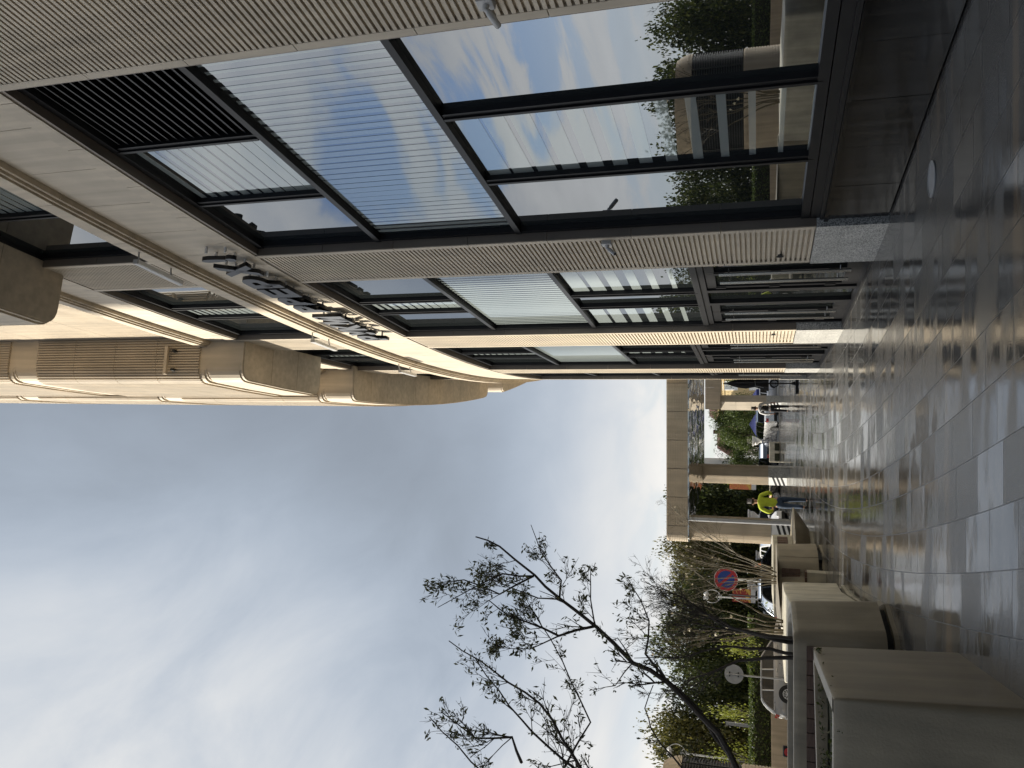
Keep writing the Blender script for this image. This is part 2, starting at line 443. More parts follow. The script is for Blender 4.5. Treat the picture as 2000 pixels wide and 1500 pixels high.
def doorway_(bay, mm, zt, sets):
    mb = MB(); a, b = bay[0]+.02, bay[1]-.02
    cbox(mb, a, b, -.30, -.14, zt-.10, zt+.02, 3); cbox(mb, a, a+.06, -.3, -.14, 0, zt-.1); cbox(mb, b-.06, b, -.3, -.14, 0, zt-.1)
    for y in mm: cbox(mb, y-.07, y+.07, -.3, -.13, 0, zt-.1)
    cbox(mb, a, b, -.5, -.02, 0.002, .03, 3)
    part(mb, 'door_frame', M['black'])
    ys = [a+.06]+mm+[b-.06]
    for k in range(3):
        y0, y1 = ys[k]+.075, ys[k+1]-.075
        if k in sets:
            c = (y0+y1)/2; door_leaf(y0, c-.003, zt-.11, c-.20); door_leaf(c+.003, y1, zt-.11, c+.24)
        else:
            g = MB(); pane_box(g, y0, y1, .05, zt-.11, -.2); part(g, 'side_light', M['doorglass'])
doorway(BAYS[1], m1, 2.46, (0, 2))
for i in range(2, len(BAYS)): doorway(BAYS[i], mulls(BAYS[i]), 2.9, (0, 2))

# upper storeys: ribbed main wall and the jutting volumes
def ribbed_path(pts, pitch=.066, depth=.022, duty=.6):
    """square-wave ribs along a polyline of (x,y)"""
    P = [Vector(p) for p in pts]; out = []; L = [0]
    for i in range(1, len(P)): L.append(L[-1]+(P[i]-P[i-1]).length)
    n = int(L[-1]/pitch); pitch = L[-1]/n
    def at(s):
        s = min(max(s, 0), L[-1]-1e-6)
        for i in range(1, len(P)):
            if s <= L[i]:
                d = (P[i]-P[i-1]).normalized(); return P[i-1]+d*(s-L[i-1]), Vector((d.y, -d.x))
    for k in range(n):
        for s, h in ((0, 0), (duty, 0), (duty, 1), (1, 1)):
            p, nn = at((k+s)*pitch); q = p-nn*(depth*h); out.append((q.x, q.y))
    return out
mb = MB()
pth = [W(2+.5*k, -.10)[:2] for k in range(96)][::-1]
rp = ribbed_path(pth, .09, .03)
for z in range(5):
    a, b = 14.45+z*2.4, 14.45+(z+1)*2.4-.012
    mb.add([(x, y, a) for x, y in rp]+[(x, y, b) for x, y in rp], [(i, i+1, len(rp)+i+1, len(rp)+i) for i in range(len(rp)-1)])
part(mb, 'upper_wall', M['stone_warm'])
def volume(Y0, Y1, off, ztop=27.):
    n = max(2, int((Y1-Y0)/1.2))
    def outline(o, i0=-.3):
        left = [W(Y0+(Y1-Y0)*k/n, o)[:2] for k in range(n+1)]
        poly = [W(Y0, i0)[:2]]+left+[W(Y1, i0)[:2]]
        r = [.01]+[.34]+[.01]*(n-1)+[.34]+[.01]
        return rounded(poly, r, 6)
    body = outline(off)
    def shrink(o): return outline(o)
    v = MB(); v.prism(body, ZSOF+.10, 14.12)                                        # skirt
    root = part(v, 'upper_volume', M['stone_warm'])
    s = MB()                                                                       # soffit panels
    k = Y0+.03
    st = max(.9, (Y1-Y0-.06)/round((Y1-Y0)/1.15)) if Y1-Y0 > 1.5 else Y1-Y0
    s.prism(outline(off-.035), ZSOF+.02, ZSOF+.099)
    while k < Y1-.2:
        b = min(k+st, Y1-.03)
        o2 = off-.07
        pl = [W(k+.005, -.3)[:2], W(k+.005, o2)[:2], W(b-.005, o2)[:2], W(b-.005, -.3)[:2]]
        first, last = k < Y0+.1, b > Y1-.1
        s.prism(rounded(pl, [.01, .30 if first else .004, .30 if last else .004, .01], 5), ZSOF, ZSOF+.019); k = b
    s.build('soffit', M['stone_warm']).parent = root
    z = 14.12
    lv = [z, z+5.9, z+11.8]
    for q in lv:
        c = MB()
        for (o, a, b) in ((off-.06, 0, .07), (off-.03, .071, .14), (off+.015, .141, .27)): c.prism(outline(o), q+a, q+b)
        c.build('cornice', M['stone_warm']).parent = root
    for q in lv:
        rb = MB(); near = ribbed_path(outline(off)[3:], .064, .05, .5); jn = 4; h0 = q+.272; hh = (5.0)/jn
        for j in range(jn): rb.prism(near, h0+j*hh, h0+(j+1)*hh-.012)
        rb.prism(outline(off+.008), h0+5.0, q+5.899)
        rb.build('ribbed_wall', M['stone_warm']).parent = root
    w = MB()
    if Y1-Y0 > 2.:
        for q in lv:
            w = MB(); cbox(w, Y0+.8, Y1-.55, off-.03, off+.006, q+1.0, q+3.9, n, 0)
            m = Y0+.8
            while m < Y1-.6: cbox(w, m, m+.05, off-.02, off+.02, q+1.0, q+3.9, 1, 1); m += .9
            w.build('strip_window', [M['glass'], M['black']]).parent = root
    return root
for a, b in ((-3., 11.30), (16.53, 20.05), (21.95, 34.6), (36.8, 43.)): volume(a, b, .95)

# ---------------------------------------------------------------- sign letters over the doors
def letter_mesh(ch, size, depth):
    cu = bpy.data.curves.new('glyph', 'FONT'); cu.body = ch; cu.size = size; cu.extrude = depth/2; cu.offset = size*.064
    cu.align_x = 'CENTER'
    o = bpy.data.objects.new('glyph', cu); COL.objects.link(o); bpy.context.view_layer.update()
    me = bpy.data.meshes.new_from_object(o.evaluated_get(bpy.context.evaluated_depsgraph_get()))
    bpy.data.objects.remove(o); bpy.data.curves.remove(cu)
    me.materials.clear(); me.materials.append(M['letter_face']); me.materials.append(M['letter_side'])
    for p in me.polygons: p.material_index = 0 if p.normal.z > .5 else 1
    return me
sgn = thing('letter_sign', 'dark grey raised letters spelling РУКИ ВВЕРХ! on the cream fascia above the doors', 'sign', W(13.2, 0, 9.1))
for ch, Y in zip('РУКИВВЕРХ!', (15.66, 15.14, 14.66, 14.05, 13.18, 12.68, 12.20, 11.66, 11.05, 10.56)):
    me = letter_mesh(ch, .80, .065)
    xs = [v.co.x for v in me.vertices]; ys = [v.co.y for v in me.vertices]
    wd, hh = max(xs)-min(xs), max(ys)-min(ys); tw = .13 if ch == '!' else (.60 if ch == 'И' else .49)
    cx = (max(xs)+min(xs))/2
    for v in me.vertices: v.co = ((v.co.x-cx)*tw/wd, (v.co.y-min(ys))*.60/hh, v.co.z)
    o = bpy.data.objects.new('letter', me); COL.objects.link(o)
    s = 2*C0*(Y-CY); nrm = Vector((-1, s, 0)).normalized(); right = Vector((0, 0, 1)).cross(nrm).normalized(); up = Vector((0, 0, 1))
    p = W(Y, .13, 9.12)
    mw = Matrix(((right.x, up.x, nrm.x, p[0]), (right.y, up.y, nrm.y, p[1]), (right.z, up.z, nrm.z, p[2]), (0, 0, 0, 1)))
    bpy.context.view_layer.update()
    o.parent = sgn; o.matrix_parent_inverse = sgn.matrix_world.inverted(); o.matrix_world = mw
    b = MB(); 
    for dy in (-.12, .12): cbox(b, Y+dy-.012, Y+dy+.012, -.02, .08, 9.22, 9.25); cbox(b, Y+dy-.012, Y+dy+.012, -.02, .08, 9.56, 9.59)
    k = b.build('bracket', M['whitemetal']); k.parent = o; k.matrix_parent_inverse = mw.inverted()

# wall lamps: slim bars on the cornice
for Y0, Y1, lab in ((10.0, 11.0, 'slim bar lamp on the cornice above the shaded ribbed pier, nearest of the bar lamps'), (15.0, 15.98, 'slim bar lamp on the cornice past the far end of the raised letters'),
                    (19.3, 20.3, 'slim bar lamp on the cornice above the farther doors, smallest of the bar lamps')):
    t = thing('bar_lamp', lab, 'wall lamp', W((Y0+Y1)/2, .3, 10.3), 0, 'bar lamps along the cornice')
    bpy.context.view_layer.update()
    b = MB(); cbox(b, Y0, Y1, .30, .37, 10.40, 10.48, 2); o = b.build('housing', M['camgrey']); o.parent = t; o.matrix_parent_inverse = t.matrix_world.inverted()
    b = MB(); cbox(b, Y0+.02, Y1-.02, .305, .365, 10.385, 10.399, 2); o = b.build('diffuser', M['white']); o.parent = t; o.matrix_parent_inverse = t.matrix_world.inverted()
    for y in (Y0+.15, Y1-.15):
        b = MB(); b.tube([W(y, .10, 10.55), W(y, .22, 10.53), W(y, .335, 10.47)], .014, 6); o = b.build('bracket', M['greymetal']); o.parent = t; o.matrix_parent_inverse = t.matrix_world.inverted()
# a bar lamp on the ribbed end of the second upper volume
t = thing('bar_lamp', 'slim bar lamp across the ribbed end wall of the jutting upper storey', 'wall lamp', W(16.5, .45, 15.2), 0, 'bar lamps along the cornice')
bpy.context.view_layer.update()
b = MB(); cbox(b, 16.36, 16.43, .12, .80, 15.22, 15.30); o = b.build('housing', M['stone_warm']); o.parent = t; o.matrix_parent_inverse = t.matrix_world.inverted()
for f in (.22, .68):
    b = MB(); cbox(b, 16.41, 16.54, f-.03, f+.03, 15.05, 15.13); o = b.build('bracket', M['gap']); o.parent = t; o.matrix_parent_inverse = t.matrix_world.inverted()

# security cameras
def cctv(Y, z, d, lab):
    p = Vector(W(Y, 0, z)); t = thing('security_camera', lab, 'camera', p, 0, 'security cameras on the piers'); t.scale = (.72, .72, .72)
    s = 2*C0*(Y-CY); n = Vector((-1, s, 0)).normalized(); a = Vector((-s, -1, 0)).normalized()*1
    b = MB(); b.obox((n.x*.03, n.y*.03), a, n, .085, .045, -.09, .10); bevel(b.build('junction_box', M['camgrey'], t), .01)
    b = MB(); b.tube([n*.07, n*.13, n*.15+Vector((0, 0, -.03))], [.045, .028, .028], 10); b.build('mount_arm', M['camgrey'], t)
    d = Vector(d).normalized(); q = n*.15+Vector((0, 0, -.03))
    b = MB(); b.tube([q-d*.02, q+d*.02, q+d*.19, q+d*.205], [.025, .040, .040, .034], 12); b.build('housing', M['camgrey'], t)
    b = MB(); b.tube([q+d*.206, q+d*.212], [.026, .024], 10); b.build('lens', M['black'], t)
    return t
cctv(11.0, 3.52, (-.5, -.45, -.62), 'small grey security camera on the ribbed pier beside the big window')
cctv(6.12, 3.62, (-.6, .62, -.4), 'small grey security camera at the margin of the nearest ribbed pier')
# little dark wall vents low on the piers
for Y, z, lab in ((11.85, 1.22, 'small dark key box low on the shaded ribbed pier'), (16.75, 1.22, 'small dark socket low on the sunlit ribbed pier beside the doors')):
    b = MB(); cbox(b, Y-.05, Y+.05, -.01, .012, z, z+.055); cbox(b, Y-.02, Y+.02, .012, .02, z-.02, z+.08)
    o = b.build('wall_socket', M['gap']); tag(o, lab, 'socket')

# ---------------------------------------------------------------- ground
def mat_paving():
    m, N, L, b = newmat('wet_granite_paving')
    g = N.new('ShaderNodeNewGeometry'); sp = N.new('ShaderNodeSeparateXYZ'); L.new(g.outputs['Position'], sp.inputs[0])
    def mth(op, a, b_=None, c=None):
        n = N.new('ShaderNodeMath'); n.operation = op
        for i, q in enumerate((a, b_, c)):
            if q is None: continue
            if isinstance(q, (int, float)): n.inputs[i].default_value = q
            else: L.new(q, n.inputs[i])
        return n.outputs[0]
    X, Y = sp.outputs['X'], sp.outputs['Y']
    dy = mth('SUBTRACT', Y, CY); s = mth('MULTIPLY', dy, 2*C0)
    nn = mth('DIVIDE', mth('SUBTRACT', mth('MULTIPLY_ADD', mth('MULTIPLY', dy, dy), C0, CX), X), mth('SQRT', mth('MULTIPLY_ADD', s, s, 1.)))
    nn = mth('ADD', nn, 41.8)      # courses run parallel to the wall
    row = mth('FLOOR', mth('DIVIDE', nn, .418)); fr = mth('FRACT', mth('DIVIDE', nn, .418))
    wn = N.new('ShaderNodeTexWhiteNoise'); wn.noise_dimensions = '1D'; L.new(row, wn.inputs['W'])
    sy = mth('ADD', mth('DIVIDE', Y, .66), mth('MULTIPLY', wn.outputs['Value'], .9))
    colm = mth('FLOOR', sy); fc = mth('FRACT', sy)
    def edge(f, w): return mth('LESS_THAN', mth('MINIMUM', f, mth('SUBTRACT', 1., f)), w)
    joint = mth('MAXIMUM', edge(fr, .010), edge(fc, .0075))
    cv = N.new('ShaderNodeCombineXYZ'); L.new(row, cv.inputs[0]); L.new(colm, cv.inputs[1])
    tn = N.new('ShaderNodeTexWhiteNoise'); tn.noise_dimensions = '3D'; L.new(cv.outputs[0], tn.inputs['Vector'])
    def smooth_(v):
        n = N.new('ShaderNodeMapRange'); n.interpolation_type = 'SMOOTHSTEP'; n.inputs['From Min'].default_value = .36; n.inputs['From Max'].default_value = .64; L.new(v, n.inputs['Value']); return n.outputs['Result']
    # speckle
    sn = N.new('ShaderNodeTexNoise'); sn.inputs['Scale'].default_value = 95; sn.inputs['Detail'].default_value = 3; L.new(g.outputs['Position'], sn.inputs['Vector'])
    pv = N.new('ShaderNodeCombineXYZ'); L.new(nn, pv.inputs[0]); L.new(mth('MULTIPLY', Y, 1.), pv.inputs[1])
    mp = N.new('ShaderNodeMapping'); mp.inputs['Scale'].default_value = (.55, 1.5, 1); L.new(pv.outputs[0], mp.inputs['Vector'])
    pn = N.new('ShaderNodeTexNoise'); pn.inputs['Scale'].default_value = .9; pn.inputs['Detail'].default_value = 5; pn.inputs['Roughness'].default_value = .6; L.new(mp.outputs['Vector'], pn.inputs['Vector'])
    tile = mth('MULTIPLY_ADD', tn.outputs['Value'], .20, -.10)
    wet = mth('ADD', pn.outputs['Fac'], tile)
    wr = N.new('ShaderNodeMapRange'); wr.interpolation_type = 'SMOOTHSTEP'; wr.inputs['From Min'].default_value = .40; wr.inputs['From Max'].default_value = .54; L.new(wet, wr.inputs['Value'])
    W_ = wr.outputs['Result']                      # 1 = standing film of water
    # colour
    base = mth('MULTIPLY', mth('MULTIPLY_ADD', tn.outputs['Value'], .36, .82), mth('MULTIPLY_ADD', smooth_(sn.outputs['Fac']), 1.2, .4))
    drk = mth('MULTIPLY', base, mth('MULTIPLY_ADD', W_, -.30, 1.))
    vs = N.new('ShaderNodeVectorMath'); vs.operation = 'SCALE'; vs.inputs[0].default_value = (.088, .086, .081); L.new(drk, vs.inputs['Scale'])
    bn = N.new('ShaderNodeTexNoise'); bn.inputs['Scale'].default_value = 1.1; bn.inputs['Detail'].default_value = 4
    mp2 = N.new('ShaderNodeMapping'); mp2.inputs['Scale'].default_value = (.25, 2.4, 1); mp2.inputs['Location'].default_value = (3.7, 1.3, 0); L.new(pv.outputs[0], mp2.inputs['Vector']); L.new(mp2.outputs['Vector'], bn.inputs['Vector'])
    br = N.new('ShaderNodeMapRange'); br.inputs['From Min'].default_value = .60; br.inputs['From Max'].default_value = .64; L.new(bn.outputs['Fac'], br.inputs['Value'])
    mx = N.new('ShaderNodeMix'); mx.data_type = 'RGBA'; mx.inputs['B'].default_value = (.150, .118, .085, 1)
    L.new(mth('MULTIPLY', br.outputs['Result'], .8), mx.inputs['Factor']); L.new(vs.outputs[0], mx.inputs['A'])
    mj = N.new('ShaderNodeMix'); mj.data_type = 'RGBA'; mj.inputs['B'].default_value = (.022, .022, .022, 1); L.new(joint, mj.inputs['Factor']); L.new(mx.outputs['Result'], mj.inputs['A'])
    L.new(mj.outputs['Result'], b.inputs['Base Color'])
    rg = mth('MULTIPLY_ADD', W_, -.095, .110)
    rg = mth('ADD', rg, mth('MULTIPLY', tn.outputs['Value'], .04))
    rg = mth('ADD', rg, mth('MULTIPLY', joint, .3))
    L.new(rg, b.inputs['Roughness'])
    b.inputs['Specular IOR Level'].default_value = .8; b.inputs['IOR'].default_value = 1.62
    # bump: grain where the film is thin, slow waves, joints
    h = mth('MULTIPLY', sn.outputs['Fac'], mth('MULTIPLY_ADD', W_, -.0028, .0032))
    ln = N.new('ShaderNodeTexNoise'); ln.inputs['Scale'].default_value = 2.6; ln.inputs['Detail'].default_value = 3; L.new(g.outputs['Position'], ln.inputs['Vector'])
    h = mth('ADD', h, mth('MULTIPLY', ln.outputs['Fac'], .0036))
    h = mth('SUBTRACT', h, mth('MULTIPLY', joint, .003))
    bp = N.new('ShaderNodeBump'); bp.inputs['Strength'].default_value = 1.; bp.inputs['Distance'].default_value = 1.; L.new(h, bp.inputs['Height'])
    # every slab lies a hair out of level
    tl = N.new('ShaderNodeVectorMath'); tl.operation = 'SUBTRACT'; L.new(tn.outputs['Color'], tl.inputs[0]); tl.inputs[1].default_value = (.5, .5, .5)
    ts = N.new('ShaderNodeVectorMath'); ts.operation = 'MULTIPLY'; L.new(tl.outputs[0], ts.inputs[0]); ts.inputs[1].default_value = (.018, .018, 0)
    ta = N.new('ShaderNodeVectorMath'); ta.operation = 'ADD'; L.new(ts.outputs[0], ta.inputs[0]); L.new(bp.outputs[0], ta.inputs[1])
    tz = N.new('ShaderNodeVectorMath'); tz.operation = 'NORMALIZE'; L.new(ta.outputs[0], tz.inputs[0])
    L.new(tz.outputs[0], b.inputs['Normal'])
    return m
M['paving'] = mat_paving()
mb = MB(); mb.add([(-900, -300, -.06), (900, -300, -.06), (900, 1600, -.06), (-900, 1600, -.06)], [(0, 1, 2, 3)]); tag(mb.build('ground', M['asphalt']), kind='structure')
mb = MB()
mb.add([(-9.5, -12, 0), (12, -12, 0), (12, 62, 0), (-9.5, 62, 0), (-9.5, -12, -.3), (12, -12, -.3), (12, 62, -.3), (-9.5, 62, -.3)], [(0, 1, 2, 3), (0, 3, 7, 4), (3, 2, 6, 7)])
tag(mb.build('plaza_paving', M['paving']), kind='structure')
mb = MB(); mb.box(-9.75, -9.502, -12, 62.25, -.3, .03); mb.box(-9.502, 12, 62.002, 62.25, -.3, .03); tag(mb.build('kerb', M['kerb']), kind='structure')
mb = MB(); mb.box(-60, 60, 72, 72.3, -.3, .12); mb.add([(-60, 72.3, .10), (60, 72.3, .10), (60, 130, .10), (-60, 130, .10)], [(0, 1, 2, 3)]); tag(mb.build('pavement', M['kerb']), kind='structure')
# manhole
mb = MB(); mb.lathe([(.17, .002), (.17, .010), (.155, .011), (.155, .005), (.0, .005)], (1.9, 8.3, 0), 28); o = mb.build('manhole_cover', M['greymetal']); tag(o, 'round metal manhole cover set in the wet paving near the wall', 'manhole cover')

# ---------------------------------------------------------------- planters and benches
def soil_patch(poly, z):
    mb = MB(); c = (sum(p[0] for p in poly)/len(poly), sum(p[1] for p in poly)/len(poly))
    rng = random.Random(int(c[0]*100)); rs = []
    for k in range(5):
        t = 1-k/4.5; rs.append([(c[0]+(p[0]-c[0])*t, c[1]+(p[1]-c[1])*t, z+.05*(1-t)+rng.uniform(-.015, .02)) for p in poly])
    mb.rings(rs, 0, True, True); return mb.build('soil', M['soil'])
def inset(poly, d):
    n = len(poly); out = []
    ar = sum(poly[i][0]*poly[(i+1) % n][1]-poly[(i+1) % n][0]*poly[i][1] for i in range(n)); sg = 1 if ar > 0 else -1
    for i in range(n):
        p0, p, p1 = Vector(poly[i-1]), Vector(poly[i]), Vector(poly[(i+1) % n])
        e0, e1 = (p-p0).normalized(), (p1-p).normalized()
        n0, n1 = Vector((-e0.y, e0.x))*sg, Vector((-e1.y, e1.x))*sg
        m = (n0+n1); m = m/max(.35, m.dot(n0)) if m.length > 1e-6 else n0
        q = p+m*d; out.append((q.x, q.y))
    return out
def planter(name, label, top, H, r, flare=.06, hole=.16, soil_z=None, mat_=None, foot=True, group='cast concrete planters and benches along the left', moss=0):
    mat_ = mat_ or M['concrete']
    cx = sum(p[0] for p in top)/len(top); cy = sum(p[1] for p in top)/len(top)
    tp = rounded(top, r, 6); bt = inset(tp, -flare); b0 = inset(bt, .10)
    root = thing(name, label, 'planter', (cx, cy, 0), 0, group)
    def put(o): o.parent = root; o.matrix_parent_inverse = Matrix.Translation((-cx, -cy, 0)); return o
    zb = .132 if foot else .0
    if foot:
        mb = MB(); mb.prism(inset(bt, .02), 0.0, .05); put(mb.build('base_slab', mat_))
        mb = MB(); mb.prism(b0, .052, .13); put(mb.build('recess', M['gap']))
    mb = MB(); n = len(tp); rs = []
    for t in [0, .35, .7, .93, .985, 1.0]:
        e = .0 if t < .98 else (.004 if t < 1 else .014)
        rs.append([((bx*(1-t)+tx*t), (by*(1-t)+ty*t), zb+(H-zb)*t) for (bx, by), (tx, ty) in zip(bt, inset(tp, e))])
    body = mb; mb.rings(rs, 0, False, True)
    mb.add([(x, y, zb) for x, y in bt], [tuple(range(n-1, -1, -1))])
    if hole:
        ih = inset(tp, hole); i2 = inset(tp, .014); zz = soil_z if soil_z is not None else H-.12
        mb.rings([[(x, y, H) for x, y in i2], [(x, y, H) for x, y in ih], [(x, y, H-.01) for x, y in inset(tp, hole+.008)], [(x, y, zz-.05) for x, y in inset(tp, hole+.03)]], 0, False, False)
        put(mb.build('body', mat_))
        put(soil_patch(inset(tp, hole+.02), zz))
        if moss:
            lf = MB(); rng = random.Random(5); ih2 = inset(tp, hole+.10)
            for k in range(moss):
                a, b_ = rng.choice(ih2), rng.choice(ih2); t = rng.random(); x, y = a[0]*t+b_[0]*(1-t), a[1]*t+b_[1]*(1-t)
                leaf(lf, (x, y, zz+.05+rng.random()*.04), rng.uniform(.012, .03), rng)
            q = lf.build('moss', M['moss']); put(q)['kind'] = 'stuff'
    else:
        mb.add([(x, y, H) for x, y in inset(tp, .014)], [tuple(range(n))]); put(mb.build('body', mat_))
    return root, put
def leaf(mb, c, s, rng, up=.3, long=1.6):
    d = Vector((rng.gauss(0, 1), rng.gauss(0, 1), rng.gauss(0, 1))).normalized(); e = d.orthogonal().normalized()
    e = (Matrix.Rotation(rng.random()*6.28, 3, d) @ e); c = Vector(c)
    a = d*s*long*.5; b = e*s*.5
    mb.add([c-a, c+b*.8-a*.1, c+a, c-b*.8-a*.1], [(0, 1, 2, 3)])
def slats(p0, p1, z, w, n, up=(0, 0, 1), depth=.045, gap=.012, vert=False):
    """wooden boards laid across from p0 to p1; width w measured square to the run"""
    a, b = Vector(p0), Vector(p1); d = (b-a); L_ = d.length; d.normalize(); s = Vector((-d.y, d.x, 0)); mb = MB(); st = L_/n
    for k in range(n):
        q = a+d*(k*st+gap/2); r = a+d*((k+1)*st-gap/2)
        if vert:
            mb.hexa([q, r, r+s*depth, q+s*depth, q+Vector((0, 0, w)), r+Vector((0, 0, w)), r+s*depth+Vector((0, 0, w)), q+s*depth+Vector((0, 0, w))])
        else:
            z0 = Vector((0, 0, depth)); mb.hexa([q, r, r+s*w, q+s*w, q+z0, r+z0, r+s*w+z0, q+s*w+z0])
    return mb
# nearest planter, cut off by the frame
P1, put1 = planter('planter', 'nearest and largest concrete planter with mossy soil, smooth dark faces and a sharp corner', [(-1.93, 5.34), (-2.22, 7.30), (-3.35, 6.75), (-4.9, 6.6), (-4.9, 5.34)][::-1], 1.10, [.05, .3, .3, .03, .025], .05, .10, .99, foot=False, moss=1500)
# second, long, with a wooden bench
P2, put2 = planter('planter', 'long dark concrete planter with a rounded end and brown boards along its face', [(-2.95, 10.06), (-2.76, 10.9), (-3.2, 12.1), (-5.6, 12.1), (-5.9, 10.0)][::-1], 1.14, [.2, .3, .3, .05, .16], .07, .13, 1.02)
o = slats((-5.7, 9.55, .44), (-3.05, 9.62, .44), .6, .40, 16).build('bench_boards', M['wood']); put2(o)
mb = MB(); mb.box(-5.7, -3.1, 9.66, 9.97, .0, .435); put2(mb.build('bench_support', M['concrete']))
mb = slats((-5.7, 9.93, .50), (-3.05, 9.99, .50), 0, .50, 16, vert=True); put2(mb.build('back_boards', M['wood']))
# third: broad sunlit top
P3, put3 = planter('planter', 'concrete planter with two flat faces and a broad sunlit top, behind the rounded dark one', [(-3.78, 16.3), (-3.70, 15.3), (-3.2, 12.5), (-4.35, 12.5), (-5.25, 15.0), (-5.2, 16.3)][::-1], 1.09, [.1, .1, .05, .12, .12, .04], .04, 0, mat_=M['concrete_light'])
# fourth: bench with curved end
P4, put4 = planter('bench_planter', 'grey green concrete planter with a curved end and a small wooden bench in its side', [(-4.12, 22.0), (-4.14, 21.2), (-4.38, 20.76), (-4.74, 20.72), (-4.74, 17.5), (-5.0, 17.3), (-5.8, 21.0), (-5.9, 22.6), (-4.3, 22.8)][::-1], 1.08, .25, .05, 0)
def at(pts): return pts
mb = slats((-4.72, 20.40, .42), (-4.46, 20.40, .42), .50, .30, 2); put4(mb.build('bench_boards', M['wood']))
mb = slats((-4.72, 20.67, .56), (-4.46, 20.70, .56), 0, .42, 2, vert=True); put4(mb.build('back_boards', M['wood']))
mb = MB(); mb.prism(rounded([(-4.73, 20.42), (-4.47, 20.42), (-4.46, 20.66), (-4.73, 20.66)], .02), .0, .415); put4(mb.build('bench_support', M['concrete_light']))
# fifth: pointed prow bench
prow_t = [(-3.62, 25.3), (-4.05, 24.35), (-4.75, 23.5), (-5.9, 23.3), (-6.3, 26.5), (-4.7, 26.9)]
prow_b = [(-4.25, 25.3), (-4.4, 24.7), (-4.9, 24.1), (-5.8, 23.8), (-6.1, 26.2), (-4.8, 26.5)]
P5 = thing('bench_planter', 'pale concrete bench block with a pointed overhanging prow and curved wooden backrest', 'bench', (-5, 25, 0), 0, 'cast concrete planters and benches along the left')
def put5(o): o.parent = P5; o.matrix_parent_inverse = Matrix.Translation((5, -25, 0)); return o
mb = MB(); A = rounded(prow_b, [.1, .3, .3, .2, .2, .2], 5); B_ = rounded(prow_t, [.1, .3, .4, .2, .2, .2], 5)
mb.rings([[(x, y, .10) for x, y in A], [((x*.7+u*.3), (y*.7+v*.3), .22) for (x, y), (u, v) in zip(A, B_)], [(x, y, .52) for x, y in B_], [(x, y, .56) for x, y in inset(B_, .03)]], 0, True, True)
put5(mb.build('body', M['concrete']))
mb = MB(); mb.prism(inset(A, .06), 0, .099); put5(mb.build('plinth', M['concrete_light']))
arc = [(-4.75+1.6*math.cos(t), 27.0+1.6*math.sin(t)*1.0) for t in [R(200+k*8.5) for k in range(11)]]
arc = [(-4.62, 25.6), (-4.72, 25.15), (-4.9, 24.8), (-5.15, 24.55), (-5.5, 24.42), (-5.9, 24.40), (-6.3, 24.45)]
mb = MB()
for i in range(len(arc)-1):
    a, b = Vector((*arc[i], 0)), Vector((*arc[i+1], 0)); n = max(2, int((b-a).length/.13)); d = (b-a)/n; nn = Vector((-d.y, d.x, 0)).normalized()*.045
    for k in range(n):
        q, r = a+d*(k+.05), a+d*(k+.95)
        for z0, z1 in ((.68, .98),): mb.hexa([q+Vector((0, 0, z0)), r+Vector((0, 0, z0)), r+nn+Vector((0, 0, z0)), q+nn+Vector((0, 0, z0)), q+Vector((0, 0, z1)), r+Vector((0, 0, z1)), r+nn+Vector((0, 0, z1)), q+nn+Vector((0, 0, z1))])
put5(mb.build('back_boards', M['wood']))
def arcbar(z0, z1, o0, o1):
    mb = MB(); rs = []
    for i, p in enumerate(arc):
        p0 = Vector(arc[max(0, i-1)]); p1 = Vector(arc[min(len(arc)-1, i+1)]); d = (p1-p0).normalized(); n = Vector((-d.y, d.x))
        a, b = Vector(p)+n*o0, Vector(p)+n*o1; rs.append([(a.x, a.y, z0), (b.x, b.y, z0), (b.x, b.y, z1), (a.x, a.y, z1)])
    mb.rings(rs, 0, True, False); return mb
put5(arcbar(.98, 1.10, -.33, .07).build('top_rail', M['concrete_light'])); put5(arcbar(.561, .678, -.33, .09).build('bottom_rail', M['concrete_light'])); put5(arcbar(.679, .979, -.31, -.01).build('back_wall', M['concrete']))
# sixth, long low planter with sunlit top behind
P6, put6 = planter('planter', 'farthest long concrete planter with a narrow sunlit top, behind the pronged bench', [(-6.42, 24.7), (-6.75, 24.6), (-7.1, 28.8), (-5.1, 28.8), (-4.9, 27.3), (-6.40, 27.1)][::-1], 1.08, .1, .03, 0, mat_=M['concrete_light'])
P6['label'] = 'farthest long concrete planter with a narrow sunlit top behind the curved wooden backrest'
# low blocks at the far left of the row
mb = MB(); mb.prism(rounded([(-5.2, 13.2), (-5.0, 14.3), (-8.2, 14.8), (-8.4, 13.4)], .1), 0, .52); o = mb.build('kerb_block', M['concrete_light']); tag(o, 'low pale concrete block beyond the bench boards of the long planter', 'block')

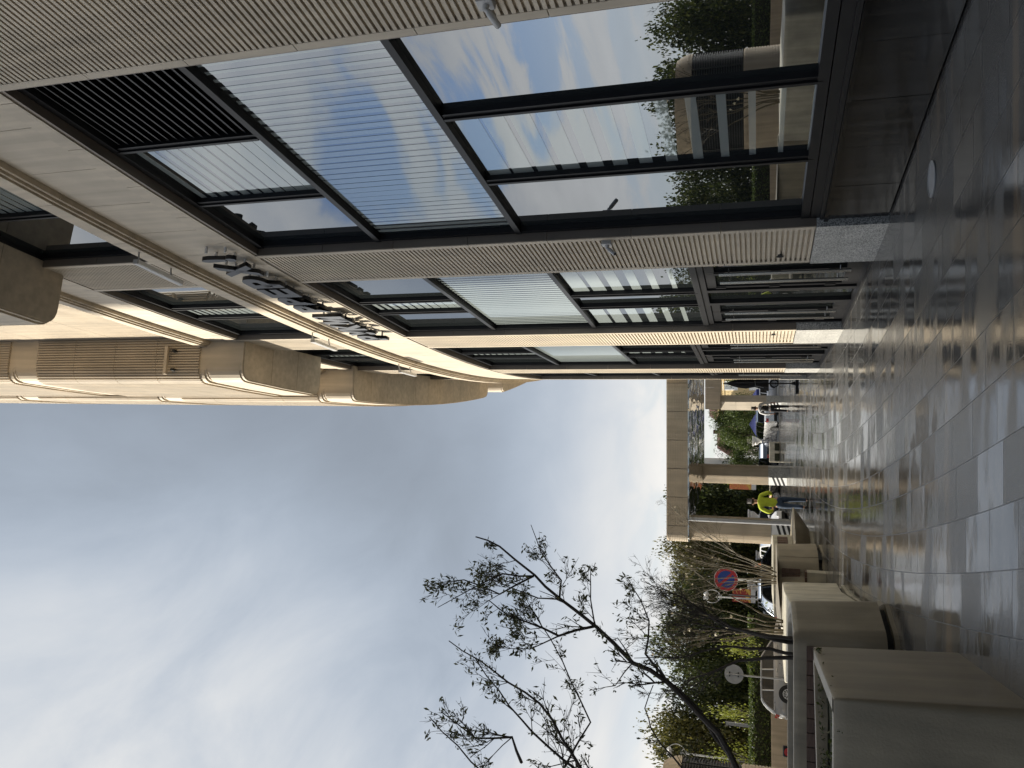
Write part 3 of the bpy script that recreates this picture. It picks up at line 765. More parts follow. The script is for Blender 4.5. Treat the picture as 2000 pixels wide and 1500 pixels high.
# ---------------------------------------------------------------- bare young trees
def rvec(rng): return Vector((rng.gauss(0, 1), rng.gauss(0, 1), rng.gauss(0, 1))).normalized()
class Tree:
    def __init__(s, seed): s.w = MB(); s.l = MB(); s.b = MB(); s.rng = random.Random(seed); s.ls = 1.; s.t0 = .25
    def limb(s, pts, r0, r1, kids=0, klen=.6, lv=2, leaves=1., taper=1.):
        """a limb through given points, resampled with small kinks, with side twigs"""
        P = [Vector(p) for p in pts]; Q = [P[0]]
        for i in range(len(P)-1):
            n = max(2, int((P[i+1]-P[i]).length/.14))
            for k in range(1, n+1):
                q = P[i].lerp(P[i+1], k/n)
                if k < n or i < len(P)-2: q += rvec(s.rng)*.012
                Q.append(q)
        n = len(Q); rad = [r0+(r1-r0)*(i/(n-1))**taper for i in range(n)]
        s.w.tube(Q, rad, 7 if r0 > .015 else 5)
        for k in range(kids):
            t = s.rng.uniform(s.t0, 1.); i = min(n-2, int(t*(n-1))); d = (Q[i+1]-Q[i]).normalized()
            side = (rvec(s.rng)*.9+d*.8+Vector((0, 0, .35))).normalized()
            s.twig(Q[i], side, klen*s.rng.uniform(.5, 1.2)*(1.1-.5*t), rad[i]*.5, lv, leaves)
        return Q
    def twig(s, p, d, length, r, lv, leaves):
        n = max(3, int(length/.09)); Q = [Vector(p)]; d = Vector(d); r = max(r, .0022)
        for k in range(n):
            d = (d+rvec(s.rng)*.16+Vector((0, 0, .05))).normalized(); Q.append(Q[-1]+d*length/n)
        s.w.tube(Q, [r*(1-.65*i/n) for i in range(n+1)], 4)
        if lv > 0:
            for k in range(s.rng.randint(2, 5)):
                i = s.rng.randint(1, n-1); dd = (Q[i+1]-Q[i]).normalized()
                s.twig(Q[i], (dd+rvec(s.rng)*.75).normalized(), length*s.rng.uniform(.35, .65), r*.6, lv-1, leaves)
        m = int(s.rng.uniform(0, 2.6)*leaves+s.rng.random())
        for k in range(m):
            i = s.rng.randint(max(1, n//2), n); c = Q[i]+rvec(s.rng)*.03
            leaf(s.l, c, s.rng.uniform(.010, .028)*s.ls, s.rng, long=2.2)
    def done(s, name, label, loc, wood='bark', leafm='leaf_twig', group=None, cat='tree'):
        t = thing(name, label, cat, loc, 0, group); inv = Matrix.Translation(-Vector(loc))
        o = s.w.build('branches', M[wood]); o.parent = t; o.matrix_parent_inverse = inv
        if s.l.f: o = s.l.build('leaves', M[leafm]); o.parent = t; o.matrix_parent_inverse = inv
        if s.b.f: o = s.b.build('blossom', M['blossom']); o.parent = t; o.matrix_parent_inverse = inv
        return t
# tree rooted in the nearest planter, leaning over it
T = Tree(11); b = Vector((-3.75, 6.45, 1.0))
q = T.limb([b, (-3.25, 6.5, 1.55), (-2.68, 6.4, 1.83), (-2.36, 6.5, 2.23), (-2.23, 6.5, 2.50), (-2.0, 6.6, 2.83), (-1.83, 6.7, 3.16), (-1.66, 6.75, 3.40), (-1.43, 6.8, 3.72), (-1.36, 6.8, 3.95)], .040, .006, 10, .42, 2, 1.3, .8)
T.limb([(-2.36, 6.5, 2.23), (-2.58, 6.5, 1.98), (-2.9, 6.5, 1.75), (-3.4, 6.4, 1.35), (-3.7, 6.4, 1.02)], .016, .020, 0)
T.limb([(-2.36, 6.5, 2.23), (-2.2, 6.6, 2.42), (-2.0, 6.9, 2.42), (-1.75, 7.1, 2.62)], .012, .004, 6, .4, 2, 1.2)
T.limb([(-2.0, 6.6, 2.83), (-2.05, 6.4, 3.1), (-1.85, 6.2, 3.45), (-1.75, 6.2, 3.62)], .013, .004, 9, .45, 2, 1.4)
T.limb([(-1.83, 6.7, 3.16), (-1.72, 6.9, 3.2), (-1.52, 7.1, 3.42), (-1.3, 7.2, 3.55)], .010, .003, 7, .40, 2, 1.3)
T.limb([(-1.66, 6.75, 3.40), (-1.8, 6.6, 3.65), (-1.68, 6.5, 3.95), (-1.72, 6.5, 4.2)], .010, .003, 8, .38, 2, 1.4)
T.limb([(-2.23, 6.5, 2.50), (-2.4, 6.4, 2.62), (-2.42, 6.3, 2.8)], .006, .002, 3, .25, 1, 1.)
T.limb([(-2.0, 6.6, 2.83), (-1.95, 6.8, 2.9), (-1.75, 6.9, 2.93), (-1.6, 7.0, 2.95)], .008, .003, 6, .3, 2, 1.2)
T.limb([(-1.66, 6.75, 3.40), (-1.62, 6.6, 3.62), (-1.72, 6.5, 3.85), (-1.9, 6.4, 4.15)], .009, .003, 8, .36, 2, 1.2)
T.limb([(-1.83, 6.7, 3.16), (-1.9, 6.9, 3.4), (-1.85, 7., 3.7), (-1.75, 7.0, 3.95)], .008, .003, 8, .36, 2, 1.2)
T.limb([(-2.05, 6.4, 3.1), (-2.15, 6.3, 3.3), (-2.1, 6.2, 3.6)], .007, .002, 7, .34, 2, 1.2)
# upper left stems from the same root, entering at the frame's edge
for pts, r, k in (([b, (-3.95, 6.2, 2.2), (-3.30, 6.15, 3.15), (-3.02, 6.2, 3.35), (-2.80, 6.25, 3.55), (-2.6, 6.3, 3.95), (-2.38, 6.3, 4.35)], .030, 9),
                  ([b, (-4.0, 6.6, 2.0), (-3.55, 6.4, 3.0), (-3.05, 6.3, 3.62), (-2.75, 6.3, 3.92), (-2.5, 6.3, 4.12)], .028, 9),
                  ([(-3.02, 6.2, 3.35), (-3.02, 6.1, 3.75), (-3.02, 6.0, 4.0), (-2.85, 6.0, 4.3)], .014, 8),
                  ([(-3.30, 6.15, 3.15), (-3.0, 6.5, 3.2), (-2.55, 6.6, 3.45), (-2.25, 6.7, 3.7)], .012, 9),
                  ([b, (-4.0, 6.2, 2.5), (-3.6, 6.0, 3.5), (-3.2, 6.0, 4.05), (-2.9, 6.0, 4.4)], .024, 9),
                  ([b, (-3.9, 6.6, 1.7), (-3.45, 6.8, 2.45), (-3.12, 6.8, 2.75), (-2.95, 6.8, 2.78), (-2.75, 6.8, 2.72)], .014, 6)):
    T.limb([Vector(p) + Vector((.24, 0, -.34)) if i else Vector(p) for i, p in enumerate(pts)], r, .004, k+3, .40, 2, 1.0, .8)
T.done('bare_tree', 'dark leaning bare tree in the nearest planter, sprays of tiny leaves against the sky', tuple(b))
def shrub_tree(seed, base, stems, H, spread, label, wood, kids=9, klen=.6, lean=0., lv=2, leaves=.8, bloss=0, r0=.035, group='bare shrubs growing in the planters'):
    T = Tree(seed); T.ls = .8; T.t0 = .48; b = Vector(base); rng = T.rng
    for k in range(stems):
        a = rng.uniform(0, 6.28) if k else .3; sp = spread*rng.uniform(.45, 1.); h = H*rng.uniform(.75, 1.)
        e = Vector((math.cos(a)*sp+lean, math.sin(a)*sp*.8, h))
        p1 = b+Vector((e.x*.16, e.y*.16, h*.18)); p2 = b+Vector((e.x*.34, e.y*.34, h*.44)); p3 = b+Vector((e.x*.64, e.y*.64, h*.74))
        Q = T.limb([b+Vector((math.cos(a)*.12, math.sin(a)*.10, -.02)), p1, p2+rvec(rng)*.06, p3+rvec(rng)*.08, b+e], r0*rng.uniform(.6, 1.), .004, kids, klen, lv, leaves, .85)
        if bloss:
            for j in range(bloss):
                c = Q[rng.randint(len(Q)//3, len(Q)-1)]+rvec(rng)*.25
                for _ in range(5): leaf(T.b, c+rvec(rng)*.02, .05, rng, long=1.2)
    return T.done('bare_shrub', label, base, wood, 'leaf_twig', group)
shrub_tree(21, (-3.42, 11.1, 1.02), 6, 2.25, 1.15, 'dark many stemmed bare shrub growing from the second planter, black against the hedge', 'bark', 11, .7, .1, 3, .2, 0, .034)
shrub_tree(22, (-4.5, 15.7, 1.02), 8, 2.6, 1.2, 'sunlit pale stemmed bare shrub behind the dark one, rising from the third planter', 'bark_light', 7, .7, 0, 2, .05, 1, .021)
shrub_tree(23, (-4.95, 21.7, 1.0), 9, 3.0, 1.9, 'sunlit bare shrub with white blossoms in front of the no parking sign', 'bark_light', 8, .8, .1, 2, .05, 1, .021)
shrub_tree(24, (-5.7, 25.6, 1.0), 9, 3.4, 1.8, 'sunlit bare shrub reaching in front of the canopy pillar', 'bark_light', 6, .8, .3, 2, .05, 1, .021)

# ---------------------------------------------------------------- road signs
def disc(mb, c, r, n, t, mi=0, seg=28, r0=0.):
    n = Vector(n).normalized(); a = n.cross(Vector((0, 0, 1))).normalized(); b = Vector((0, 0, 1)); c = Vector(c)
    if r0:
        rs = [[c+(a*math.cos(q)+b*math.sin(q))*rr+n*o for q in [2*math.pi*k/seg for k in range(seg)]] for rr, o in ((r0, 0), (r0, t), (r, t), (r, 0))]
        mb.rings(rs+[rs[0]], mi, False, False)
    else:
        mb.rings([[c+(a*math.cos(q)+b*math.sin(q))*r+n*o for q in [2*math.pi*k/seg for k in range(seg)]] for o in (0, t)], mi, True, False)
t = thing('road_sign', 'round blue no parking sign with red rim and red diagonal on a white post', 'road sign', (-7.0, 30, 0))
n = Vector((.12, -1, 0)).normalized(); c = Vector((0, 0, 2.62))
mb = MB(); disc(mb, c, .42, n, .02); mb.build('plate', M['signwhite'], t)
mb = MB(); disc(mb, c+n*.021, .405, n, .004, 0, 28, .30); a = n.cross(Vector((0, 0, 1)))*-1
d = (a+Vector((0, 0, -1))).normalized(); e = d.cross(n)
q = c+n*.021; mb.hexa([q-d*.32-e*.045, q+d*.32-e*.045, q+d*.32+e*.045, q-d*.32+e*.045]+[p+n*.006 for p in (q-d*.32-e*.045, q+d*.32-e*.045, q+d*.32+e*.045, q-d*.32+e*.045)]); mb.build('red_rim', M['redsign'], t)
mb = MB(); disc(mb, c+n*.021, .298, n, .003); mb.build('blue_field', M['bluesign'], t)
mb = MB(); mb.tube([(0, .05, 0), (0, .05, 2.95)], .032, 8); mb.build('post', M['whitemetal'], t)
def back_sign(loc, zc, r, label, rot=0.):
    t = thing('road_sign', label, 'road sign', loc, rot)
    mb = MB(); disc(mb, (0, .0, zc), r, (0, -1, 0), .02); mb.build('plate', M['signback'], t)
    mb = MB(); mb.tube([(0, -.055, -.06), (0, -.055, zc+r*.75)], .03, 8); mb.build('post', M['greymetal'], t)
    for dz in (-r*.45, r*.45):
        mb = MB(); mb.box(-.09, .09, -.04, -.021, zc+dz-.02, zc+dz+.02); mb.build('clamp', M['gap'], t)
    return t
back_sign((-11.35, 32.8, 0), 2.42, .36, 'plain grey back of a round road sign beside the silver car', .15)
back_sign((-12.2, 52, 0), 1.95, .22, 'small grey sign back on a white post behind the bare shrubs', .1)

# ---------------------------------------------------------------- cars
def wheel(parent, x, y, r=.33, w=.21, side=1):
    t = MB(); t.rings([[(x+rr*math.cos(q), y+o*side, r+rr*math.sin(q)) for q in [2*math.pi*k/24 for k in range(24)]] for rr, o in ((r*.62, w*.48), (r*.95, w*.5), (r, w*.38), (r, -w*.4), (r*.6, -w*.5))], 0, True, True)
    o = t.build('wheel', M['tyre'], parent)
    m = MB(); m.rings([[(x+rr*math.cos(q), y+o_*side, r+rr*math.sin(q)) for q in [2*math.pi*k/20 for k in range(20)]] for rr, o_ in ((r*.66, w*.49), (r*.66, w*.53), (r*.58, w*.53), (r*.56, w*.495))], 0, False, False)
    for k in range(5):
        q = 2*math.pi*k/5+.3; c, s_ = math.cos(q), math.sin(q); p, u = -s_, c
        for dq in (-.03, .03):
            m.hexa([(x+p*(dq-.018), y+w*.495*side, r+u*(dq-.018)), (x+p*(dq+.018), y+w*.495*side, r+u*(dq+.018)), (x+c*r*.6+p*(dq*1.6+.018), y+w*.505*side, r+s_*r*.6+u*(dq*1.6+.018)), (x+c*r*.6+p*(dq*1.6-.018), y+w*.505*side, r+s_*r*.6+u*(dq*1.6-.018)),
                    (x+p*(dq-.018), y+w*.55*side, r+u*(dq-.018)), (x+p*(dq+.018), y+w*.55*side, r+u*(dq+.018)), (x+c*r*.6+p*(dq*1.6+.018), y+w*.53*side, r+s_*r*.6+u*(dq*1.6+.018)), (x+c*r*.6+p*(dq*1.6-.018), y+w*.53*side, r+s_*r*.6+u*(dq*1.6-.018))])
    m.build('rim', M['rim'], o)
    return o
def car(label, loc, rz, paint, L=4.3, Wd=1.78, H=1.5, kind='hatch', group='parked cars beyond the planters'):
    """x forward, origin under the middle"""
    t = thing('parked_car', label, 'car', loc, rz, group)
    h = L/2; w = Wd/2; wb = L*.30; wr = .33; gc = .20; belt = H*.62
    # lower body stations: x, half width, hood/deck height
    if kind == 'suv': top = [(-h, .86), (-h+.10, .97), (-h*.8, 1.0), (0, 1.0), (h*.42, 1.0), (h*.6, .97), (h*.9, .84), (h, .62)]
    else: top = [(-h, .72), (-h+.10, .88), (-h*.8, .93), (0, .92), (h*.36, .93), (h*.6, .86), (h*.9, .70), (h, .50)]
    s = H/1.5
    mb = MB(); rs = []
    for x, z in top:
        z *= s; e = abs(x)/h; hw = w*(1-.10*e**4)*(1 if abs(x) < h-.02 else .90)
        rs.append([(x, -hw*.90, gc), (x, -hw*.985, gc+.12), (x, -hw, z*.55), (x, -hw*.98, z*.84), (x, -hw*.90, z), (x, hw*.90, z), (x, hw*.98, z*.84), (x, hw, z*.55), (x, hw*.985, gc+.12), (x, hw*.90, gc)])
    mb.rings(rs, 0, True, True); body = mb.build('body', paint, t)
    # wheel arches
    for sx in (-1, 1):
        for sy in (-1, 1):
            a = MB(); a.rings([[(sx*wb+rr*math.cos(q), sy*(w*.985+o), wr+rr*math.sin(q)) for q in [math.pi*k/14-.15 for k in range(15)]] for rr, o in ((.0, .012), (wr*1.16, .012), (wr*1.16, -.05))], 0, False, False, closed=False)
            a.build('wheel_arch', M['tyre'], body)
            wheel(t, sx*wb, sy*(w-.085), wr, .21, sy)
    # greenhouse: glass body with roof and pillars
    if kind == 'suv': g = [(-h*.93, -h*.80), (h*.47, h*.18)]
    else: g = [(-h*.92, -h*.66), (h*.42, h*.05)]
    zb = .90*s if kind != 'suv' else .98*s
    lo = [(g[0][0], -w*.86), (g[1][0], -w*.86), (g[1][0], w*.86), (g[0][0], w*.86)]
    hi = [(g[0][1], -w*.66), (g[1][1], -w*.68), (g[1][1], w*.68), (g[0][1], w*.66)]
    r0, r1 = g[0]; f0, f1 = g[1]
    def ss(a, b, x): u = min(1, max(0, (x-a)/(b-a))); return u*u*(3-2*u)
    st = []
    for k in range(19):
        x = r0+(f0-r0)*k/18; u = min(1., max(0., (x-r0)/(r1-r0+1e-6))); v = min(1., max(0., (f0-x)/(f0-f1)))
        sh = min(math.sin(u*math.pi/2)**.8, v**.9); arch = 1-.07*((x-(r1+f1)/2)/(h*.6))**2
        st.append((x, zb+(H-.03-zb)*sh*arch, w*(.86-.19*sh), sh))
    gb = MB(); gb.rings([[(x, -w*.86, zb-.01), (x, -hw, z), (x, hw, z), (x, w*.86, zb-.01)] for x, z, hw, sh in st], 0, True, False); gb.build('windows', M['carglass'], t)
    rs = [(x, z, hw) for x, z, hw, sh in st if sh > .90]
    rf = MB(); rf.rings([[(x, -hw-.015, z-.07), (x, -hw-.012, z+.005), (x, -hw*.7, z+.03), (x, hw*.7, z+.03), (x, hw+.012, z+.005), (x, hw+.015, z-.07)] for x, z, hw in rs], 0, True, True); rf.build('roof', paint, t)
    pl = MB()
    for sy in (-1, 1):
        pl.tube([(x, sy*(hw+.004), z-.008) for x, z, hw, sh in st], .038, 6)
        for f in (.30, .56):
            k = int(f*18); x, z, hw, sh = st[k]; pl.tube([(x, sy*w*.868, zb-.01), (x-.03, sy*(hw+.004), z-.02)], .03, 5)
        pl.tube([(r0+.05, sy*w*.868, zb), (f0-.05, sy*w*.868, zb)], .03, 5)
    pl.build('pillars', paint if kind != 'suv' else M['darkpaint'], t)
    for sy in (-1, 1):
        l = MB(); l.box(-h-.008, -h+.16, sy*w*.70-.13, sy*w*.70+.13, .70*s, .86*s); l.build('tail_light', M['taillight'], body)
        l = MB(); l.box(h-.20, h-.01, sy*w*.66-.15, sy*w*.66+.15, .52*s, .62*s); l.build('headlight', M['headlight'], body)
        l = MB(); x = g[1][0]-.18; l.tube([(x, sy*(w*.86), zb+.06), (x, sy*(w+.13), zb+.09)], [.03, .07], 8); l.build('mirror', paint, body)
        d = MB()
        for x in (-.55, .45): d.box(x, x+.18, sy*(w+.002)-.012, sy*(w+.002)+.012, zb-.12, zb-.09)
        d.build('handle', M['steel'], body)
        d = MB()
        for x in (-.72, .28, 1.12): d.box(x-.005, x+.005, sy*w*.998-.006, sy*w*.998+.006, gc+.16, zb-.03)
        d.build('door_seam', M['gap'], body)
    n = MB(); n.box(-h-.012, -h+.02, -.26, .26, .56*s, .68*s); n.build('number_plate', M['signwhite'], body)
    b = MB(); b.box(-h-.02, -h+.2, -w*.8, w*.8, gc, gc+.22); b.box(h-.25, h+.02, -w*.8, w*.8, gc, gc+.16); b.build('bumper', M['tyre'], body)
    if kind == 'suv':
        q = MB(); q.box(-h*.93-.03, -h*.86, -w*.70, w*.70, zb+.04, zb+.36); q.build('rear_window', M['carglass'], t)
    return t
car('silver hatchback seen from the side beside the dark planters', (-12.6, 38.6, -.06), R(24), M['silver'], 4.7, 1.85, 1.48, 'hatch')
car('dark blue car whose bonnet shows behind the bare stems, beside the silver one', (-8.6, 39.8, -.06), R(34), M['bluepaint'], 4.4, 1.8, 1.46, 'hatch')
car('white car half hidden behind the canopy pillar', (-8.6, 47.5, -.06), R(-60), M['whitepaint'], 4.5, 1.8, 1.48, 'hatch')
car('silver sport utility car seen from behind in the sun beyond the canopy', (-3.2, 65.2, -.06), R(118), M['silver2'], 4.8, 1.9, 1.72, 'suv')
car('small white car parked beyond the closed parasol', (-.9, 67.5, -.06), R(165), M['whitepaint'], 4.0, 1.7, 1.45, 'hatch')
car('black car seen from the side between the canopy pillars', (-9.3, 60., -.06), R(8), M['darkpaint'], 4.6, 1.8, 1.45, 'hatch')
car('black car in shade between the silver sport utility car and the canopy column', (-6.2, 69., -.06), R(120), M['darkpaint'], 4.3, 1.8, 1.5, 'hatch')
car('white van like car by the white balustrade under the no parking sign', (-13.6, 55.5, -.06), R(-60), M['whitepaint'], 4.4, 1.8, 1.6, 'suv')

# ---------------------------------------------------------------- people
def skin_body(pts, edges, name, m, parent, sub=2):
    me = bpy.data.meshes.new(name); me.from_pydata([p[:3] for p in pts], edges, []); o = bpy.data.objects.new(name, me); COL.objects.link(o)
    sk = o.modifiers.new('s', 'SKIN'); o.modifiers.new('u', 'SUBSURF').levels = sub
    for i, p in enumerate(pts):
        v = me.skin_vertices[0].data[i]; r = p[3]; v.radius = (r, p[4] if len(p) > 4 else r); v.use_root = (i == 0)
    bpy.context.view_layer.update()
    nm = bpy.data.meshes.new_from_object(o.evaluated_get(bpy.context.evaluated_depsgraph_get())); bpy.data.objects.remove(o)
    nm.materials.clear(); nm.materials.append(m)
    for p in nm.polygons: p.use_smooth = True
    q = bpy.data.objects.new(name, nm); COL.objects.link(q); q.parent = parent; return q
def person(label, loc, rz, S, top, trouser, hairm, step=.0, arms=None, extra=None, bag=None):
    """faces +y; pose numbers in metres for a 1.75 m body, scaled by S"""
    t = thing('person', label, 'person', loc, rz); t.scale = (S, S, S)
    fl, fr_ = step, -step
    arms = arms or [[(.20, 0, 1.42), (.27, -.03, 1.15), (.27, .05, .90), (.26, .07, .80)], [(-.20, 0, 1.42), (-.27, -.03, 1.15), (-.27, .05, .90), (-.26, .07, .80)]]
    kl = (.10, fl*.5+.03, .50); kr = (-.10, fr_*.5+.03, .50)
    P = [(0, 0, .95, .125, .105), (0, .0, 1.12, .12, .09), (0, -.01, 1.30, .15, .10), (0, -.01, 1.42, .12, .085), (0, .0, 1.50, .055), (0, .015, 1.56, .065), (0, .02, 1.64, .08, .095), (0, .012, 1.71, .062, .078)]
    E = [(0, 1), (1, 2), (2, 3), (3, 4), (4, 5), (5, 6), (6, 7)]
    def chain(root, pts): 
        k = root
        for p in pts: P.append(p); E.append((k, len(P)-1)); k = len(P)-1
    for sx, f, k in ((1, fl, kl), (-1, fr_, kr)):
        lift = .10 if f < 0 else .0
        chain(0, [(sx*.095, 0, .86, .088), (k[0], k[1], k[2], .058), (sx*.10, f, .11+lift, .040), (sx*.11, f+.05, .045+lift*.6, .038), (sx*.115, f+.17, .03+lift*.15, .030)])
    for a in arms: chain(3, [(*a[0], .060), (*a[1], .045), (*a[2], .034), (*a[3], .034, .022)])
    body = skin_body(P, E, 'body', M['skin'], t)
    # fingers and thumb
    fg = MB()
    for a in arms:
        d = (Vector(a[3])-Vector(a[2])).normalized(); s = d.orthogonal().normalized(); h = Vector(a[3])
        for k in range(4): fg.tube([h+s*(.012*(k-1.5)*1.5), h+s*(.012*(k-1.5)*1.7)+d*(.06+.012*(k in (1, 2))), h+s*(.012*(k-1.5)*1.5)+d*.085+Vector((0, .02, 0))], [.009, .008, .006], 5)
        fg.tube([h-d*.03+s*.025, h+s*.05+d*.02, h+s*.05+d*.045], [.010, .009, .007], 5)
    fg.build('hands', M['skin'], t)
    f = MB(); f.tube([(0, .09, 1.645), (0, .125, 1.61), (0, .10, 1.60)], [.012, .018, .012], 6); f.box(-.03, .03, .088, .098, 1.565, 1.575)
    for sx in (-1, 1): f.lathe([(.0, -.035), (.022, -.02), (.026, .0), (.020, .025), (0, .035)], (sx*.082, .015, 1.64), 8)
    f.build('face', M['skin'], t)
    skin_body([(0, .0, 1.72, .078, .088), (0, -.03, 1.66, .080, .072), (0, -.045, 1.60, .066, .05), (0, .045, 1.735, .06, .05)], [(0, 1), (1, 2), (0, 3)], 'hair', hairm, t)
    # clothes: a slightly fuller skin over the body
    tp = [(0, 0, .84, .160, .135), (0, 0, 1.10, .145, .110), (0, -.012, 1.28, .165, .118), (0, -.012, 1.43, .125, .095), (0, 0, 1.50, .065, .065)]; te = [(0, 1), (1, 2), (2, 3), (3, 4)]
    for a in arms:
        k = 3
        for p, r in ((a[0], .078), (a[1], .064), (Vector(a[1]).lerp(Vector(a[2]), .9), .048)): tp.append((*p, r)); te.append((k, len(tp)-1)); k = len(tp)-1
    skin_body(tp, te, 'top', top, t)
    tr = [(0, 0, 1.03, .125, .105), (0, 0, .93, .138, .118)]; te = [(0, 1)]
    for sx, f, k in ((1, fl, kl), (-1, fr_, kr)):
        lift = .10 if f < 0 else .0; q = 1
        for p in ((sx*.10, 0, .82, .102), (k[0], k[1], k[2], .078), (sx*.10, f, .14+lift, .064), (sx*.10, f+.01, .085+lift, .066)): tr.append(p); te.append((q, len(tr)-1)); q = len(tr)-1
    skin_body(tr, te, 'trousers', trouser, t)
    for sx, f in ((1, fl), (-1, fr_)):
        lift = .10 if f < 0 else .0
        skin_body([(sx*.11, f-.03, .048+lift*.9, .045, .045), (sx*.113, f+.07, .043+lift*.5, .046, .040), (sx*.118, f+.19, .034+lift*.1, .034, .030)], [(0, 1), (1, 2)], 'shoe', M['shoe'], t)
    if extra: extra(t)
    return t
# carrying something in front: right arm bent
person('person walking away in a lime green sweater and dark blue jeans', (-3.70, 26.6, 0), R(6), 1.02, M['limegreen'], M['denim'], M['hair'], .17,
       arms=[[(.20, 0, 1.42), (.30, -.05, 1.17), (.22, .19, 1.10), (.15, .27, 1.12)], [(-.20, 0, 1.42), (-.31, -.06, 1.18), (-.25, .16, 1.05), (-.18, .25, 1.06)]])
def vest(t):
    o = skin_body([(0, .0, .95, .150, .128), (0, -.01, 1.12, .150, .118), (0, -.02, 1.30, .165, .122), (0, -.015, 1.44, .11, .098)], [(0, 1), (1, 2), (2, 3)], 'waistcoat', M['blackbag'], t)
    skin_body([(0, -.13, 1.02, .13, .05), (0, -.16, 1.18, .14, .075), (0, -.13, 1.36, .11, .05)], [(0, 1), (1, 2)], 'backpack', M['blackbag'], t)
    s = MB()
    for sx in (-1, 1): s.tube([(sx*.10, -.12, 1.40), (sx*.11, .02, 1.47), (sx*.12, .11, 1.36), (sx*.13, .09, 1.15), (sx*.11, -.08, 1.04)], .018, 5)
    s.build('strap', M['blackbag'], t)
person('person walking away in black trousers with a black backpack over a white shirt', (-1.18, 40.9, 0), R(-4), 1.0, M['whiteshirt'], M['blacktrouser'], M['hair'], .07, extra=vest)
person('person in an orange jacket standing behind the bare shrubs by the white balustrade', (-10.6, 49.5, 0), R(120), 1.0, M['orange'], M['blacktrouser'], M['hair'], .05)

# ---------------------------------------------------------------- canopy (ribbed portal) across the far end of the plaza
can = thing('ribbed_canopy', 'tan ribbed stone canopy on pillars across the plaza, with a rippled shiny metal underside', 'canopy', (-3, 34, 0))
def cput(o): o.parent = can; o.matrix_parent_inverse = Matrix.Translation((3, -34, 0)); return o
ZC, ZT = 4.24, 5.14
foot = [(2.6, 34.0), (2.6, 44.0), (-4.9, 44.2), (-6.0, 37.0), (-6.62, 36.2), (-6.62, 34.5), (-6.45, 34.0)]
fo = rounded(foot, [.05, .05, .1, .1, .1, .45, .45], 6)
mb = MB(); rib = .075; n = 12
for k in range(n):
    z = ZC+.06+k*(ZT-ZC-.06)/n; mb.prism(fo, z, z+.050); mb.prism(inset(fo, .022), z+.0505, z+(ZT-ZC-.06)/n-.0005, top=False, bot=False)
mb.prism(inset(fo, .03), ZT, ZT+.02); cput(mb.build('fascia', M['stone_warm']))
mb = MB(); mb.prism(inset(fo, .03), ZC, ZC+.058); cput(mb.build('soffit', M['wavy']))
mb = MB()
for x in [2.4-1.18*k for k in range(8)]: mb.box(x-.006, x+.006, 33.99, 34.2, ZC+.06, ZT-.01)
cput(mb.build('fascia_joint', M['gap']))
def column(name, poly, z1, rad, facing=None, ribs=True, stripe=None):
    p = rounded(poly, rad, 6)
    mb = MB()
    if ribs:
        pts = p+[p[0]]; rp = ribbed_path(pts[::-1], .055, .014)
        nj = 3; 
        for j in range(nj): a = 1.02+(z1-1.02)*j/nj; mb.prism(rp[::-1], a, 1.02+(z1-1.02)*(j+1)/nj-.008, top=False, bot=False)
    else: mb.prism(p, 1.02, z1)
    o = cput(mb.build('pillar', M['stone_warm']))
    mb = MB(); mb.prism(inset(p, -.01), 0, 1.015); q = mb.build('plinth', M['granite']); q.parent = o
    if stripe:
        (x0, y0), (x1, y1) = stripe; a, b = Vector((x0, y0, 0)), Vector((x1, y1, 0)); d = b-a; L_ = d.length; d.normalize(); nn = Vector((d.y, -d.x, 0))*.006
        s = MB(); z0, zz = .12, .98
        s.hexa([a+Vector((0, 0, z0)), b+Vector((0, 0, z0)), b+nn+Vector((0, 0, z0)), a+nn+Vector((0, 0, z0)), a+Vector((0, 0, zz)), b+Vector((0, 0, zz)), b+nn+Vector((0, 0, zz)), a+nn+Vector((0, 0, zz))], 0)
        k = z0+.06
        while k < zz-.3:
            w = Vector((0, 0, .10)); u = a+Vector((0, 0, k)); v = b+Vector((0, 0, k+.16))
            s.hexa([u+nn, v+nn, v+nn*1.6, u+nn*1.6, u+w+nn, v+w+nn, v+w+nn*1.6, u+w+nn*1.6], 1); k += .2
        h = s.build('hazard_panel', [M['stripe_white'], M['stripe_black']]); h.parent = o
    return o
column('a', [(-4.22, 43.0), (-4.22, 43.9), (-5.15, 43.9), (-5.15, 43.35), (-4.72, 43.0)], ZC, [.06]*5, stripe=((-5.165, 43.36), (-4.735, 42.985)))
column('b', [(-5.62, 34.35), (-5.62, 35.6), (-6.62, 36.0), (-6.62, 34.9), (-6.3, 34.3)], ZC, [.2, .2, .3, .4, .4], stripe=((-6.2, 34.275), (-5.64, 34.33)))
# steel downpipe in front of the near pillar
mb = MB(); mb.tube([(-5.53, 33.86, 0), (-5.53, 33.86, ZC)], .085, 14); cput(mb.build('downpipe', M['greymetal']))
